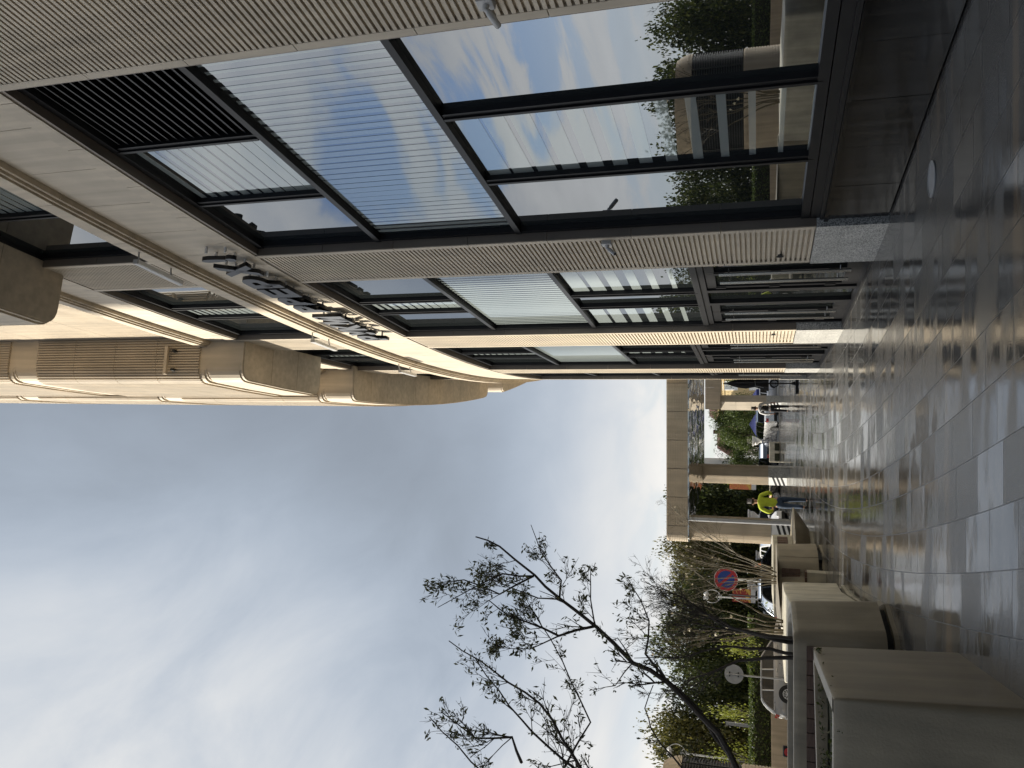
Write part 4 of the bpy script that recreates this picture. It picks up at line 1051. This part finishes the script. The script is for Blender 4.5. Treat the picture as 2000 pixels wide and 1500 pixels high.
# second structure behind: column and beam
can2 = thing('stone_portal', 'pale stone column carrying a beam, standing behind the ribbed canopy by the parasol', 'portal', (-1.2, 54, 0))
def c2(o): o.parent = can2; o.matrix_parent_inverse = Matrix.Translation((1.2, -54, 0)); return o
ca, sa = math.cos(R(-38)), math.sin(R(-38))
mb = MB()
for j in range(3): mb.obox((-1.2, 53.8), (ca, sa), (-sa, ca), .34, .34, 1.0+j*.93, 1.0+(j+1)*.93-.008)
c2(mb.build('pillar', M['stone']))
mb = MB()
for j in range(4): mb.box(-1.62+j*1.4, -1.62+(j+1)*1.4-.008, 53.3, 54.3, 3.8, 4.75)
c2(mb.build('beam', M['stone_warm']))
mb = MB(); mb.obox((-1.2, 53.8), (ca, sa), (-sa, ca), .335, .335, 0, .995); p = c2(mb.build('plinth', M['granite']))
s = MB(); q0 = Vector((-1.2, 53.8, 0)); ex = Vector((ca, sa, 0)); ey = Vector((-sa, ca, 0))
def hz(x, d, z): return q0+ex*x-ey*(.336+d)+Vector((0, 0, z))
s.hexa([hz(-.31, .012, .1), hz(.31, .012, .1), hz(.31, .001, .1), hz(-.31, .001, .1), hz(-.31, .012, .95), hz(.31, .012, .95), hz(.31, .001, .95), hz(-.31, .001, .95)], 0)
for k in range(4):
    z = .13+k*.2; s.hexa([hz(-.31, .018, z), hz(.31, .018, z+.18), hz(.31, .0125, z+.18), hz(-.31, .0125, z), hz(-.31, .018, z+.1), hz(.31, .018, z+.28), hz(.31, .0125, z+.28), hz(-.31, .0125, z+.1)], 1)
h = s.build('hazard_panel', [M['stripe_white'], M['stripe_black']]); h.parent = p

# ---------------------------------------------------------------- closed parasol at the building's end
t = thing('parasol', 'tall closed black parasol on a slim pole in a flat black base', 'parasol', (.02, 34.7, 0))
mb = MB(); rs = []
for k, (z, r) in enumerate([(1.10, .25), (1.3, .21), (1.6, .13), (1.64, .12), (2.0, .17), (2.3, .14), (2.58, .08), (2.74, .03)]):
    rs.append([((r*(1+.28*math.cos(6*q+k*.2)))*math.cos(q), (r*(1+.28*math.cos(6*q+k*.2)))*math.sin(q), z) for q in [2*math.pi*j/36 for j in range(36)]])
mb.rings(rs, 0, True, True); mb.build('canopy', M['fabric_black'], t)
mb = MB(); mb.tube([(0, 0, .06), (0, 0, 2.9)], .026, 8); mb.build('pole', M['black'], t)
mb = MB(); mb.prism(rounded([(-.42, -.42), (.42, -.42), (.42, .42), (-.42, .42)], .05), .0, .075); mb.lathe([(.09, .076), (.07, .13), (.04, .22)], (0, 0, 0), 12); mb.build('base', M['black'], t)
mb = MB(); mb.tube([(.10, -.12, 1.64), (-.10, -.14, 1.62), (-.17, -.12, 1.3)], .014, 5); mb.build('strap', M['greymetal'], t)

# ---------------------------------------------------------------- fluted kiosk at the left edge
t = thing('ribbed_kiosk', 'round ribbed tan kiosk with a dark louvre band, near the clipped hedge', 'kiosk', (-13.5, 25.2, 0))
kp = [(1.95*math.cos(q)*1.0, 1.95*math.sin(q)) for q in [2*math.pi*k/72 for k in range(72)]]
mb = MB()
for k in range(6): z = 3.76+k*.095; e = .02*k*k*.35; mb.prism(inset(kp, e), z, z+.06); mb.prism(inset(kp, e+.02), z+.0605, z+.0945, top=(k == 5), bot=False)
mb.build('crown', M['stone_warm'], t)
mb = MB(); mb.prism(inset(kp, .07), 2.02, 3.755, 0, False, False); z = 2.04
while z < 3.7: mb.prism(inset(kp, .01), z, z+.03, 1); z += .085
for k in range(0, 72, 9):
    a = 2*math.pi*k/72; mb.obox((1.945*math.cos(a), 1.945*math.sin(a)), (math.cos(a), math.sin(a)), (-math.sin(a), math.cos(a)), .02, .025, 2.02, 3.755, 1)
mb.build('louvre_band', [M['black'], M['louvre']], t)
mb = MB()
for k in range(21): z = .02+k*.094; mb.prism(kp, z, z+.06); mb.prism(inset(kp, .02), z+.0605, z+.0935, top=(k == 20), bot=False)
mb.build('ribbed_drum', M['stone_warm'], t)
# a second one, farther round to the left, mirrored in the windows
# ribbed low wall with hedge
def strip_wall(name, label, cat, pts, z0, z1, m, rib=None, th=.3):
    o = thing(name, label, cat, (*pts[0], 0)); inv = Matrix.Translation((-pts[0][0], -pts[0][1], 0))
    mb = MB()
    for i in range(len(pts)-1):
        a, b = Vector(pts[i]), Vector(pts[i+1]); d = (b-a).normalized(); n = Vector((-d.y, d.x))
        c = (a+b)/2; L_ = (b-a).length/2
        if rib:
            k = z0
            while k < z1-.01: mb.obox(c, d, n, L_, th/2, k, k+rib*.62); mb.obox(c, d, n, L_, th/2-.015, k+rib*.62+.0005, k+rib-.0005); k += rib
        else: mb.obox(c, d, n, L_, th/2, z0, z1)
    q = mb.build('wall', m); q.parent = o; q.matrix_parent_inverse = inv; return o
strip_wall('low_wall', 'low brown ribbed wall under the clipped hedge', 'wall', [(-14.6, 45.2), (-19, 42.2), (-30, 33.)], -.06, .80, M['stone_warm'], .085)
hg = MB(); rng = random.Random(3)
hp = [(-13.0, 47.3), (-15.5, 45.7), (-19.4, 43.0), (-30.5, 34)]
for i in range(3):
    a, b = Vector(hp[i]), Vector(hp[i+1]); d = (b-a).normalized(); n = Vector((-d.y, d.x)); L_ = (b-a).length
    for k in range(int(L_*520)):
        s = rng.random()*L_; e = rng.choice([-1, 1, 0]); top = 1.98 if i == 0 else (1.9 if i == 1 else 1.75)
        z = rng.uniform(.7, top)+rng.gauss(0, .03); off = (.55*e if e else rng.uniform(-.55, .55))+rng.gauss(0, .03)
        if not e: z = top+rng.gauss(0, .04)
        p = a+d*s+n*off; leaf(hg, (p.x, p.y, z), rng.uniform(.06, .13), rng, long=1.3)
o = hg.build('hedge', M['hedge']); tag(o, 'clipped green hedge standing over the low brown ribbed wall', 'hedge')
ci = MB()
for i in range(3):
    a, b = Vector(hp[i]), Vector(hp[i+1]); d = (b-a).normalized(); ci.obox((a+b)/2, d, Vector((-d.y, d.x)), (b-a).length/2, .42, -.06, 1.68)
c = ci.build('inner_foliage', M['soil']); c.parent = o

# ---------------------------------------------------------------- white balustrade with urns
URN = [(.18, 0), (.20, .04), (.11, .10), (.13, .16), (.30, .34), (.36, .50), (.33, .56), (.40, .66), (.46, .70), (.46, .75), (.36, .76)]
def balustrade(a, b, label):
    a, b = Vector((*a, 0)), Vector((*b, 0)); d = (b-a); L_ = d.length; d.normalize(); n = Vector((-d.y, d.x, 0)); rz = math.atan2(d.y, d.x)
    t = thing('balustrade', label, 'balustrade', a, rz)
    mb = MB(); mb.box(0, L_, -.16, .16, .98, 1.12); mb.box(0, L_, -.18, .18, .12, .30); mb.build('rail', M['white'], t)
    x = .3
    while x < L_-.2:
        mb = MB(); mb.lathe([(.05, .30), (.055, .36), (.10, .52), (.085, .62), (.045, .78), (.06, .90), (.07, .98)], (x, 0, 0), 8); mb.build('baluster', M['white'], t); x += .32
    return t
def urn(p, s, label):
    t = thing('stone_urn', label, 'urn', (*p, 0), 0, 'white urns on pedestals'); t.scale = (s, s, s)
    mb = MB(); mb.box(-.34, .34, -.34, .34, 0, .2); mb.box(-.28, .28, -.28, .28, .2, 1.05); mb.box(-.36, .36, -.36, .36, 1.05, 1.18); mb.build('pedestal', M['white'], t)
    mb = MB(); mb.lathe([(r, z+1.18) for r, z in URN], (0, 0, 0), 18); mb.build('bowl', M['white'], t); return t
balustrade((-20.5, 66), (-15.6, 63.2), 'white balustrade behind the pale bare stems, farther from the canopy')
balustrade((-14.7, 62.7), (-11.2, 60.8), 'white balustrade beside the white urn with the banner pole')
urn((-15.2, 62.9), 1.15, 'white stone urn on a pedestal between the two balustrades')
urn((-13.1, 64.6), .85, 'small white urn behind the post of the no parking sign')
urn((-10.0, 63.8), 1.15, 'white stone urn on a pedestal beside the person in lime green')
urn((-5.0, 74.), 1.0, 'white stone urn standing behind the silver sport utility car')
urn((-23.5, 60), 1.0, 'white urn standing in the dark gap above the clipped hedge')

# kerb blocks at the road
def block(x0, x1, y, label):
    t = thing('concrete_barrier', label, 'barrier', ((x0+x1)/2, y, 0))
    w = (x1-x0)/2; mb = MB(); mb.hexa([(-w, -.25, 0), (w, -.25, 0), (w, .25, 0), (-w, .25, 0), (-w, -.16, .72), (w, -.16, .72), (w, .16, .72), (-w, .16, .72)]); bevel(mb.build('body', M['concrete_light'], t), .03)
    mb = MB()
    for k in range(2): mb.box(-w+.12+k*w, -w+.12+k*w+w*.72, -.30, -.235, .04, .36)
    mb.build('recess_panel', M['soil'], t)
block(-5.6, -4.15, 61., 'tan concrete barrier with dark recesses beside the silver sport utility car')
block(-8.0, -6.9, 60.5, 'pale concrete barrier between the canopy column and the person in lime green')
# red reflector post by the silver car
t = thing('bollard', 'small black post with a red reflector at the tail of the silver car', 'bollard', (-15.75, 36.6, -.06))
mb = MB(); mb.tube([(0, 0, 0), (0, 0, .42)], .04, 8); mb.build('post', M['black'], t)
mb = MB(); mb.box(-.24, .24, -.06, .06, .20, .56); bevel(mb.build('housing', M['black'], t), .04)
mb = MB(); mb.rings([[(.17*math.cos(q), -.062-o, .38+.13*math.sin(q)) for q in [2*math.pi*k/16 for k in range(16)]] for o in (0, .02)], 0, True, False); mb.build('reflector', M['taillight'], t)

# lamp posts
def lamp_post(p, H, label, scroll=True):
    t = thing('street_lamp', label, 'street lamp', (*p, 0), .9, 'ornate white street lamps')
    mb = MB(); mb.lathe([(.16, 0), (.16, .3), (.09, .4), (.06, .8), (.05, H)], (0, 0, 0), 12); mb.build('post', M['whitemetal'], t)
    for s in (-1, 1):
        mb = MB(); pts = [(s*(.02+.55*math.sin(q)), 0, H-.3+.55*(1-math.cos(q))) for q in [R(k*15) for k in range(12)]]
        mb.tube(pts, .025, 6); mb.tube([(s*(.12+.14*math.cos(q)), 0, H-.25+.14*math.sin(q)) for q in [R(k*30) for k in range(11)]], .018, 5); mb.build('arm', M['whitemetal'], t)
        mb = MB(); e = pts[-1]; mb.lathe([(.03, .10), (.10, .04), (.17, -.06), (.15, -.20), (.06, -.28)], e, 12); mb.build('lamp_shade', M['white'], t)
    return t
def banner(p, z0, z1, w, label, m1, m2, rz=0.):
    t = thing('banner', label, 'banner', (*p, 0), rz, 'banners on poles')
    mb = MB(); mb.tube([(0, 0, 0), (0, 0, z1+.3)], .035, 8); mb.build('pole', M['greymetal'], t)
    for s in (-1, 1):
        mb = MB(); x0, x1 = sorted((s*.06, s*(.06+w))); mb.box(x0, x1, -.012, .012, z0, z1); mb.box(x0, x1, -.014, .014, z0-.32, z0-.002, 1)
        f = mb.build('cloth', [m1, M['signwhite']], t)
        k = MB(); c = (x0+x1)/2; rr = random.Random(int(z1*10)+s)
        for j in range(5):
            z = z0+(j+.5)*(z1-z0)/5; q0 = rr.random()*6
            k.tube([(c+.30*w*math.cos(q), -.016, z+.10*math.sin(q*1.0)) for q in [q0+i*.5 for i in range(9)]], .022, 4)
        k.hexa([(x0, -.0145, z0), (x1, -.0145, z0+.1), (x1, -.013, z0+.1), (x0, -.013, z0), (x0, -.0145, z0+.12), (x1, -.0145, z0+.4), (x1, -.013, z0+.4), (x0, -.013, z0+.12)])
        k.build('flourish', m2, f)
    return t
banner((-7.0, 60), 1.95, 3.45, .46, 'pair of coral banners with pale flourishes on a thin pole beside the canopy column', M['banner_orange'], M['banner_yellow'], .1)
banner((-15.6, 62), 2.0, 3.3, .42, 'pair of red banners with yellow marks above the white urn', M['banner_red'], M['banner_yellow'], .1)
banner((-25.6, 55), 2.4, 4.2, .55, 'pair of coral banners behind the leaning tree and beside the round kiosk', M['banner_orange'], M['signwhite'], .35)
lamp_post((-15.3, 60), 4.4, 'ornate white street lamp above the red banners')
lamp_post((-24.2, 54), 6.4, 'ornate white street lamp with curled arms above the round kiosk')
t = thing('lamp_post', 'plain square metal post standing in the clipped hedge', 'post', (-17.8, 43.9, 0))
mb = MB(); mb.box(-.07, .07, -.07, .07, 0, 3.1); bevel(mb.build('shaft', M['greymetal'], t), .01); mb = MB(); mb.box(-.08, .08, -.08, .08, 3.1, 3.13); mb.build('cap', M['greymetal'], t)

# blue market tent and flag
t = thing('market_tent', 'blue peaked market tent roof behind the silver sport utility car', 'tent', (-2.6, 77, 0)); t.scale = (.8, .8, .85)
for cx in (-1.35, 1.35):
    mb = MB(); mb.hexa([(cx-1.33, -1.3, 1.9), (cx+1.33, -1.3, 1.9), (cx+1.33, 1.3, 1.9), (cx-1.33, 1.3, 1.9), (cx-.04, -.04, 2.65), (cx+.04, -.04, 2.65), (cx+.04, .04, 2.65), (cx-.04, .04, 2.65)])
    mb.box(cx-1.33, cx+1.33, -1.31, -1.29, 1.62, 1.899); mb.build('roof', M['fabric_blue'], t)
mb = MB()
for x in (-2.6, 0, 2.6):
    for y in (-1.25, 1.25): mb.tube([(x, y, 0), (x, y, 1.9)], .025, 6)
mb.build('frame', M['greymetal'], t)

# ---------------------------------------------------------------- far buildings
def house(label, x0, x1, y0, y1, h, wallm, roofm, rows, cols, roof='hip', rh=1.6, cornice=True, rz=0.):
    t = thing('far_house', label, 'building', ((x0+x1)/2, (y0+y1)/2, 0), rz); cx, cy = (x0+x1)/2, (y0+y1)/2; w, d = (x1-x0)/2, (y1-y0)/2
    mb = MB(); mb.box(-w, w, -d, d, 0, h); mb.build('wall', wallm, t)
    if cornice:
        mb = MB()
        for (o, a, b) in ((.10, -.75, -.62), (.05, -.62, -.2), (.22, -.2, -.06), (.40, -.06, .12)): mb.box(-w-o, w+o, -d-o, d+o, h+a+.001, h+b)
        x = -w
        while x < w: mb.box(x, x+.11, -d-.17, -d-.06, h-.40, h-.202); x += .26
        mb.build('cornice', wallm if not cornice == 'white' else M['white'], t)
    mb = MB(); o = .5; z = h+.121
    if roof == 'hip': mb.hexa([(-w-o, -d-o, z), (w+o, -d-o, z), (w+o, d+o, z), (-w-o, d+o, z), (-w*.7, -.05, z+rh), (w*.7, -.05, z+rh), (w*.7, .05, z+rh), (-w*.7, .05, z+rh)])
    else: mb.box(-w-.05, w+.05, -d-.05, d+.05, z, z+.25)
    rf = mb.build('roof', roofm, t)
    if roof == 'hip': mb = MB(); mb.box(w*.3, w*.3+.6, -.3, .3, z+rh*.4, z+rh+.6); mb.build('chimney', M['redroof'], rf)
    for r in range(rows):
        for c in range(cols):
            x = -w+(c+.5)*2*w/cols; zz = h*(r+.28)/rows; hh = h/rows*.5; ww = min(.65, w/cols*.5)
            mb = MB(); mb.box(x-ww-.12, x+ww+.12, -d-.05, -d+.05, zz-.12, zz+hh+.12); f = mb.build('window', M['white'], t)
            mb = MB(); mb.box(x-ww, x-.03, -d-.06, -d-.051, zz, zz+hh); mb.box(x+.03, x+ww, -d-.06, -d-.051, zz, zz+hh); mb.build('pane', M['doorglass'], f)
    return t
house('yellow building with a heavy dentilled cornice behind the closed parasol', -3.6, 16.4, 94, 104, 6.0, M['yellowwall'], M['redroof'], 2, 9, 'flat', rz=R(-38))
house('house with a dark red roof rising behind the green trees', -11.0, -6.4, 130, 138, 5.0, M['paleroof'], M['redroof'], 2, 4, 'hip', 2.6, False)
house('pale modern block with window grids behind the coral banners and canopy column', -13.2, -9.6, 98, 108, 9.0, M['paleroof'], M['paleroof'], 4, 4, 'flat', 1, False)
house('cream house half hidden by branches behind the person in lime green', -19.8, -13.6, 104, 114, 7.2, M['creamwall'], M['redroof'], 3, 5, 'hip', 1.8)
house('small red roofed house far behind the trees beside the yellow building', -5.2, -3.0, 124, 132, 7.0, M['creamwall'], M['redroof'], 2, 2, 'hip', 1.5, False)

# unseen tall block added at left to shade the near half of the plaza
t = thing('unseen_shade_block', 'unseen tall tan block with window bands, added beyond the kiosk to shade the plaza', 'building', (-40, -12, 0))
mb = MB(); mb.box(-7.8, 7.8, 14, 31.2, 0, 36); mb.build('wall', M['stone_warm'], t)
mb = MB()
for k in range(9): mb.box(7.81, 7.85, 14.4, 30.7, 1.2+k*3.8, 3.4+k*3.8)
mb.build('window_band', M['glass'], t)

# ---------------------------------------------------------------- foliage
def crown_mesh(name, seed, n, lobes, ls, leafm, rx=1., rz=1., low=.15):
    """leaf clumps scattered through overlapping lobes of a unit crown (0..1 high)"""
    rng = random.Random(seed); mb = MB(); L_ = []
    for k in range(lobes):
        a = rng.uniform(0, 6.28); r = rng.uniform(.1, .62)*rx; z = rng.uniform(low+.12, .86)
        L_.append((Vector((math.cos(a)*r*(1.15-z*.7), math.sin(a)*r*(1.15-z*.7), z)), rng.uniform(.14, .30)))
    for k in range(n):
        c, r = rng.choice(L_); d = rvec(rng); q = c+Vector((d.x, d.y, d.z*.85))*r*(rng.random()**.35)*rng.uniform(.85, 1.15)
        if q.z < low*.6: continue
        leaf(mb, q, ls*rng.uniform(.6, 1.4), rng, long=1.3)
    me = mb.build(name, M[leafm]); return me
def trunk_mesh(seed, h=.5, r=.03):
    rng = random.Random(seed); mb = MB(); p = [Vector((0, 0, 0)), Vector((rng.uniform(-.02, .02), 0, h*.3)), Vector((rng.uniform(-.04, .04), 0, h*.65)), Vector((0, 0, h*1.3))]
    mb.tube(p, [r*1.3, r, r*.8, r*.3], 8)
    for k in range(7):
        a = rng.uniform(0, 6.28); b = p[2]+Vector((0, 0, rng.uniform(-.08, .14)))
        mb.tube([b, b+Vector((math.cos(a)*.15, math.sin(a)*.15, .12)), b+Vector((math.cos(a)*.32, math.sin(a)*.32, .32))], [r*.5, r*.32, r*.1], 5)
    return mb.build('trunk', M['bark'])
protos = {}
def proto(kind, k, *a):
    t = thing(kind, 'tree', 'tree'); c = crown_mesh('crown', *a); c.parent = t; w = trunk_mesh(k); w.parent = t
    protos[(kind, k)] = [t, True]; return t
PD = [proto('dark_tree', 1, 101, 12000, 34, .030, 'leaf_dark', 1., 1., .06), proto('dark_tree', 2, 102, 12000, 32, .029, 'leaf_dark', 1.1, 1., .04)]
PO = [proto('olive_tree', 3, 103, 11000, 32, .027, 'leaf_olive', .9, 1., .10)]
PM = [proto('green_tree', 4, 104, 9000, 28, .024, 'leaf_mid', 1., 1., .06), proto('green_tree', 5, 105, 9000, 26, .024, 'leaf_mid', .9, 1., .08)]
PS = [proto('sapling', 6, 106, 650, 16, .030, 'leaf_bright', .75, 1., .22)]
first = set()
def plant(P, i, x, y, H, wd, label, group, seed=0):
    src = P[i % len(P)]; rng = random.Random(int(x*31+y*17)+seed)
    if src.name not in first:
        first.add(src.name); o = src; o.location = (x, y, -.06); o.rotation_euler = (0, 0, rng.uniform(0, 6.28)); o['label'] = label; o['group'] = group
        if not o.get('done'): o.scale = (wd, wd, H)
        return o
    return dup(src, (x, y, -.06), rng.uniform(0, 6.28), label, group, (wd, wd, H))
g = 'dark trees beyond the road on the left'
belt = [(-9.2, 70, 8.6, 4.4), (-12.2, 71, 9.0, 4.8), (-15.0, 70, 9.4, 5.), (-18.0, 68, 9.2, 5.), (-20.6, 66, 9.6, 5.2), (-23.4, 64, 9.0, 5.), (-26.2, 61.5, 9.6, 5.2), (-29., 58.5, 8.6, 4.8), (-31.6, 55, 8.2, 4.8), (-34, 51, 9.4, 5), (-36, 46.5, 9.2, 5), (-38, 42, 9.4, 5), (-39.5, 37, 9.6, 5), (-41, 32, 9.4, 5),
        (-11.6, 80, 8.8, 4.6), (-15, 81, 10., 5.4), (-20, 79, 9.8, 5.4), (-25, 75, 9., 5.4), (-30.5, 70, 10, 5.6), (-36, 62, 10., 5.6)]
where = ['behind the white urn and the lime green sweater', 'behind the canopy pillar', 'above the no parking sign', 'left of the no parking sign', 'above the dark blue car', 'above the silver car', 'above the clipped hedge', 'above the square metal post', 'behind the round kiosk']
for i, (x, y, H, wd) in enumerate(belt):
    lab = ('dark leafy tree of the wood, '+where[i]) if i < len(where) else ('dark tree past the round kiosk, seen mirrored in the big window' if i < 14 else 'tall dark tree at the back of the wood, its top over the front trees')
    plant(PO if i in (2, 6, 7, 16, 18) else PD, i, x, y, H, wd, lab, g if i < 9 else (g+', mirrored' if i < 14 else g+', back row'), i)
gg = 'green trees seen under the canopy'
for i, (x, y, H, wd, lab) in enumerate([(-2.6, 84, 5.0, 3.2, 'round green tree in front of the yellow building, behind the blue tent'), (-5.2, 86, 5.6, 3.4, 'bright green tree above the silver sport utility car, seen under the canopy'), (-8.0, 84, 4.6, 3.0, 'yellow green tree beside the canopy column'), (-4.4, 100, 7.0, 3.4, 'darker green tree whose top stands against the sky under the canopy'), (-7.6, 104, 6.6, 3.6, 'darker green tree beside the dark red roof'), (.9, 84, 4.6, 2.4, 'small green tree behind the closed parasol'), (-10.6, 88, 4.8, 2.8, 'dark shrub like tree behind the coral banners'), (-16.0, 90, 7.0, 4., 'tree between the cream house and the wood')]):
    plant(PM, i, x, y, H, wd, lab, gg, i)
plant(PS, 0, -7.3, 66, 5.2, 2.2, 'bright yellow green sapling against the canopy column', 'spring saplings')
for x, y, H, lab in ((-13.9, 44.4, 3.9, 'bright spring sapling above the roof of the silver car'), (-18.4, 46.8, 4.6, 'bright spring sapling beside the square metal post'), (-20.7, 46.2, 4.5, 'bright spring sapling above the hedge near the round kiosk')):
    plant(PS, 0, x, y, H, 1.9, lab, 'spring saplings')
mass = MB(); rng = random.Random(9)
for k in range(9000):
    f = rng.random(); x = -8.5-31*f; y = 76-34*f**1.6+rng.uniform(-1.5, 2.5); z = rng.uniform(.0, 3.4)
    leaf(mass, (x, y, z), rng.uniform(.25, .5), rng, long=1.3)
tag(mass.build('undergrowth', M['leaf_dark']), 'dark undergrowth filling the foot of the wood beyond the road', 'undergrowth', kind='stuff')

# ---------------------------------------------------------------- sky, sun, camera
SUN_AZ, SUN_EL = R(-80), R(30)
sd = Vector((math.sin(SUN_AZ)*math.cos(SUN_EL), math.cos(SUN_AZ)*math.cos(SUN_EL), math.sin(SUN_EL)))
sl = bpy.data.lights.new('sun', 'SUN'); sl.energy = 5.; sl.angle = R(.9); sl.color = (1., .93, .80)
so = bpy.data.objects.new('sun', sl); COL.objects.link(so); so.rotation_euler = (-sd).to_track_quat('-Z', 'Y').to_euler(); so.location = (-60, 40, 60)
w = bpy.data.worlds.new('World'); sc.world = w; w.use_nodes = True; N, L = w.node_tree.nodes, w.node_tree.links
bg = N['Background']; out = N['World Output']
sky = N.new('ShaderNodeTexSky'); sky.sky_type = 'NISHITA'; sky.sun_disc = False; sky.sun_elevation = SUN_EL; sky.sun_rotation = SUN_AZ
sky.air_density = 1.; sky.dust_density = .4; sky.ozone_density = 2.
def wm(op, a, b=None, c=None):
    n = N.new('ShaderNodeMath'); n.operation = op
    for i, q in enumerate((a, b, c)):
        if q is None: continue
        if isinstance(q, (int, float)): n.inputs[i].default_value = q
        else: L.new(q, n.inputs[i])
    return n.outputs[0]
def smooth(v, a, b):
    n = N.new('ShaderNodeMapRange'); n.interpolation_type = 'SMOOTHSTEP'; n.inputs['From Min'].default_value = a; n.inputs['From Max'].default_value = b; L.new(v, n.inputs['Value']); return n.outputs['Result']
tc = N.new('ShaderNodeTexCoord'); sep = N.new('ShaderNodeSeparateXYZ'); L.new(tc.outputs['Generated'], sep.inputs[0])
x, y, z = sep.outputs; zz = wm('MAXIMUM', z, .02)
# cloud deck seen in perspective: project the direction on a plane overhead
den = wm('ADD', zz, .16); cvx = wm('DIVIDE', x, den); cvy = wm('DIVIDE', y, den)
cv = N.new('ShaderNodeCombineXYZ'); L.new(cvx, cv.inputs[0]); L.new(cvy, cv.inputs[1])
def noise(scale, det, rough=.5, dist=0., st=(1, 1, 1), loc=(0, 0, 0)):
    mp = N.new('ShaderNodeMapping'); mp.inputs['Scale'].default_value = st; mp.inputs['Location'].default_value = loc; L.new(cv.outputs[0], mp.inputs['Vector'])
    n = N.new('ShaderNodeTexNoise'); n.inputs['Scale'].default_value = scale; n.inputs['Detail'].default_value = det; n.inputs['Roughness'].default_value = rough; n.inputs['Distortion'].default_value = dist
    L.new(mp.outputs[0], n.inputs['Vector']); return n.outputs['Fac']
WA, WB = .725, .675
n1 = noise(.9, 4, .45, .2, (1, .8, 1), (2.1, .4, 0)); n2 = noise(2.2, 9, .58, .5, (1.6, .8, 1), (0, 3.3, 0)); n3 = noise(.45, 3, .4, 0, (1, 1, 1), (1.5, 1, 0))
sv = N.new('ShaderNodeVectorMath'); sv.operation = 'DOT_PRODUCT'; nv = N.new('ShaderNodeVectorMath'); nv.operation = 'NORMALIZE'; L.new(tc.outputs['Generated'], nv.inputs[0]); L.new(nv.outputs[0], sv.inputs[0])
gd = Vector((math.sin(R(-54))*math.cos(R(38)), math.cos(R(-54))*math.cos(R(38)), math.sin(R(38)))); sv.inputs[1].default_value = gd
glow = smooth(sv.outputs['Value'], .72, .98)
# azimuth: blue break opens towards the left of the view
az = wm('ARCTAN2', x, y)                 # 0 ahead, negative to the left
left = smooth(az, -.50, -.66)
brk = wm('MULTIPLY', wm('MULTIPLY', left, smooth(z, .06, .30)), smooth(wm('ADD', wm('MULTIPLY', n2, .45), n3), WA, WB))
cover = wm('SUBTRACT', 1., wm('MULTIPLY', brk, .88))
low = smooth(z, .20, .05)
cover = wm('MULTIPLY', cover, wm('SUBTRACT', 1., wm('MULTIPLY', wm('MULTIPLY', low, smooth(n2, .62, .40)), .35)))
bright = wm('ADD', wm('ADD', .235, wm('MULTIPLY', wm('SUBTRACT', n1, .5), .22)), wm('MULTIPLY', wm('SUBTRACT', n2, .5), .08))
bright = wm('ADD', bright, wm('MULTIPLY', glow, wm('MULTIPLY', .34, wm('ADD', .35, n2))))
bright = wm('ADD', bright, wm('MULTIPLY', smooth(z, .42, .04), .34))
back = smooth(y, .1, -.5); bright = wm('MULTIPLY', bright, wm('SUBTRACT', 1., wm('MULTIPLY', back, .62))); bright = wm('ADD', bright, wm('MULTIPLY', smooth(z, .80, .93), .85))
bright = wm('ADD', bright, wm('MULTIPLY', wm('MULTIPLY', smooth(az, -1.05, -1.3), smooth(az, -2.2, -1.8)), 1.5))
tint = N.new('ShaderNodeMix'); tint.data_type = 'RGBA'; tint.inputs['A'].default_value = (.79, .91, 1.08, 1); tint.inputs['B'].default_value = (1., .985, .95, 1); L.new(smooth(bright, .30, .62), tint.inputs['Factor'])
cs = N.new('ShaderNodeVectorMath'); cs.operation = 'SCALE'; L.new(tint.outputs['Result'], cs.inputs[0]); L.new(bright, cs.inputs['Scale'])
ss = N.new('ShaderNodeVectorMath'); ss.operation = 'SCALE'; L.new(sky.outputs[0], ss.inputs[0]); ss.inputs['Scale'].default_value = .085
mx = N.new('ShaderNodeMix'); mx.data_type = 'RGBA'; L.new(cover, mx.inputs['Factor']); L.new(ss.outputs[0], mx.inputs['A']); L.new(cs.outputs[0], mx.inputs['B'])
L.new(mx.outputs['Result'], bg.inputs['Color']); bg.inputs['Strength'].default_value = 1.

F, H_ = 1580., 1479.; pit = math.atan((H_-1000)/F)
cam = bpy.data.cameras.new('camera'); cam.sensor_width = 36; cam.lens = F/2000*36; cam.clip_end = 4000; cam.clip_start = .05
co = bpy.data.objects.new('camera', cam); COL.objects.link(co)
fw = Vector((0, math.cos(pit), math.sin(pit))); up = Vector((0, -math.sin(pit), math.cos(pit))); rt = Vector((1, 0, 0))
m3 = Matrix((-up, rt, -fw)).transposed()        # the photograph lies on its side: up is to the left
co.matrix_world = Matrix.Translation((0, 0, 1.55)) @ m3.to_4x4()
sc.camera = co
sc.render.resolution_x = 1024; sc.render.resolution_y = 768
sc.view_settings.view_transform = 'Standard'; sc.view_settings.look = 'None'; sc.view_settings.exposure = .65; sc.view_settings.gamma = 1
sc.cycles.max_bounces = 8; sc.cycles.sample_clamp_indirect = 6.
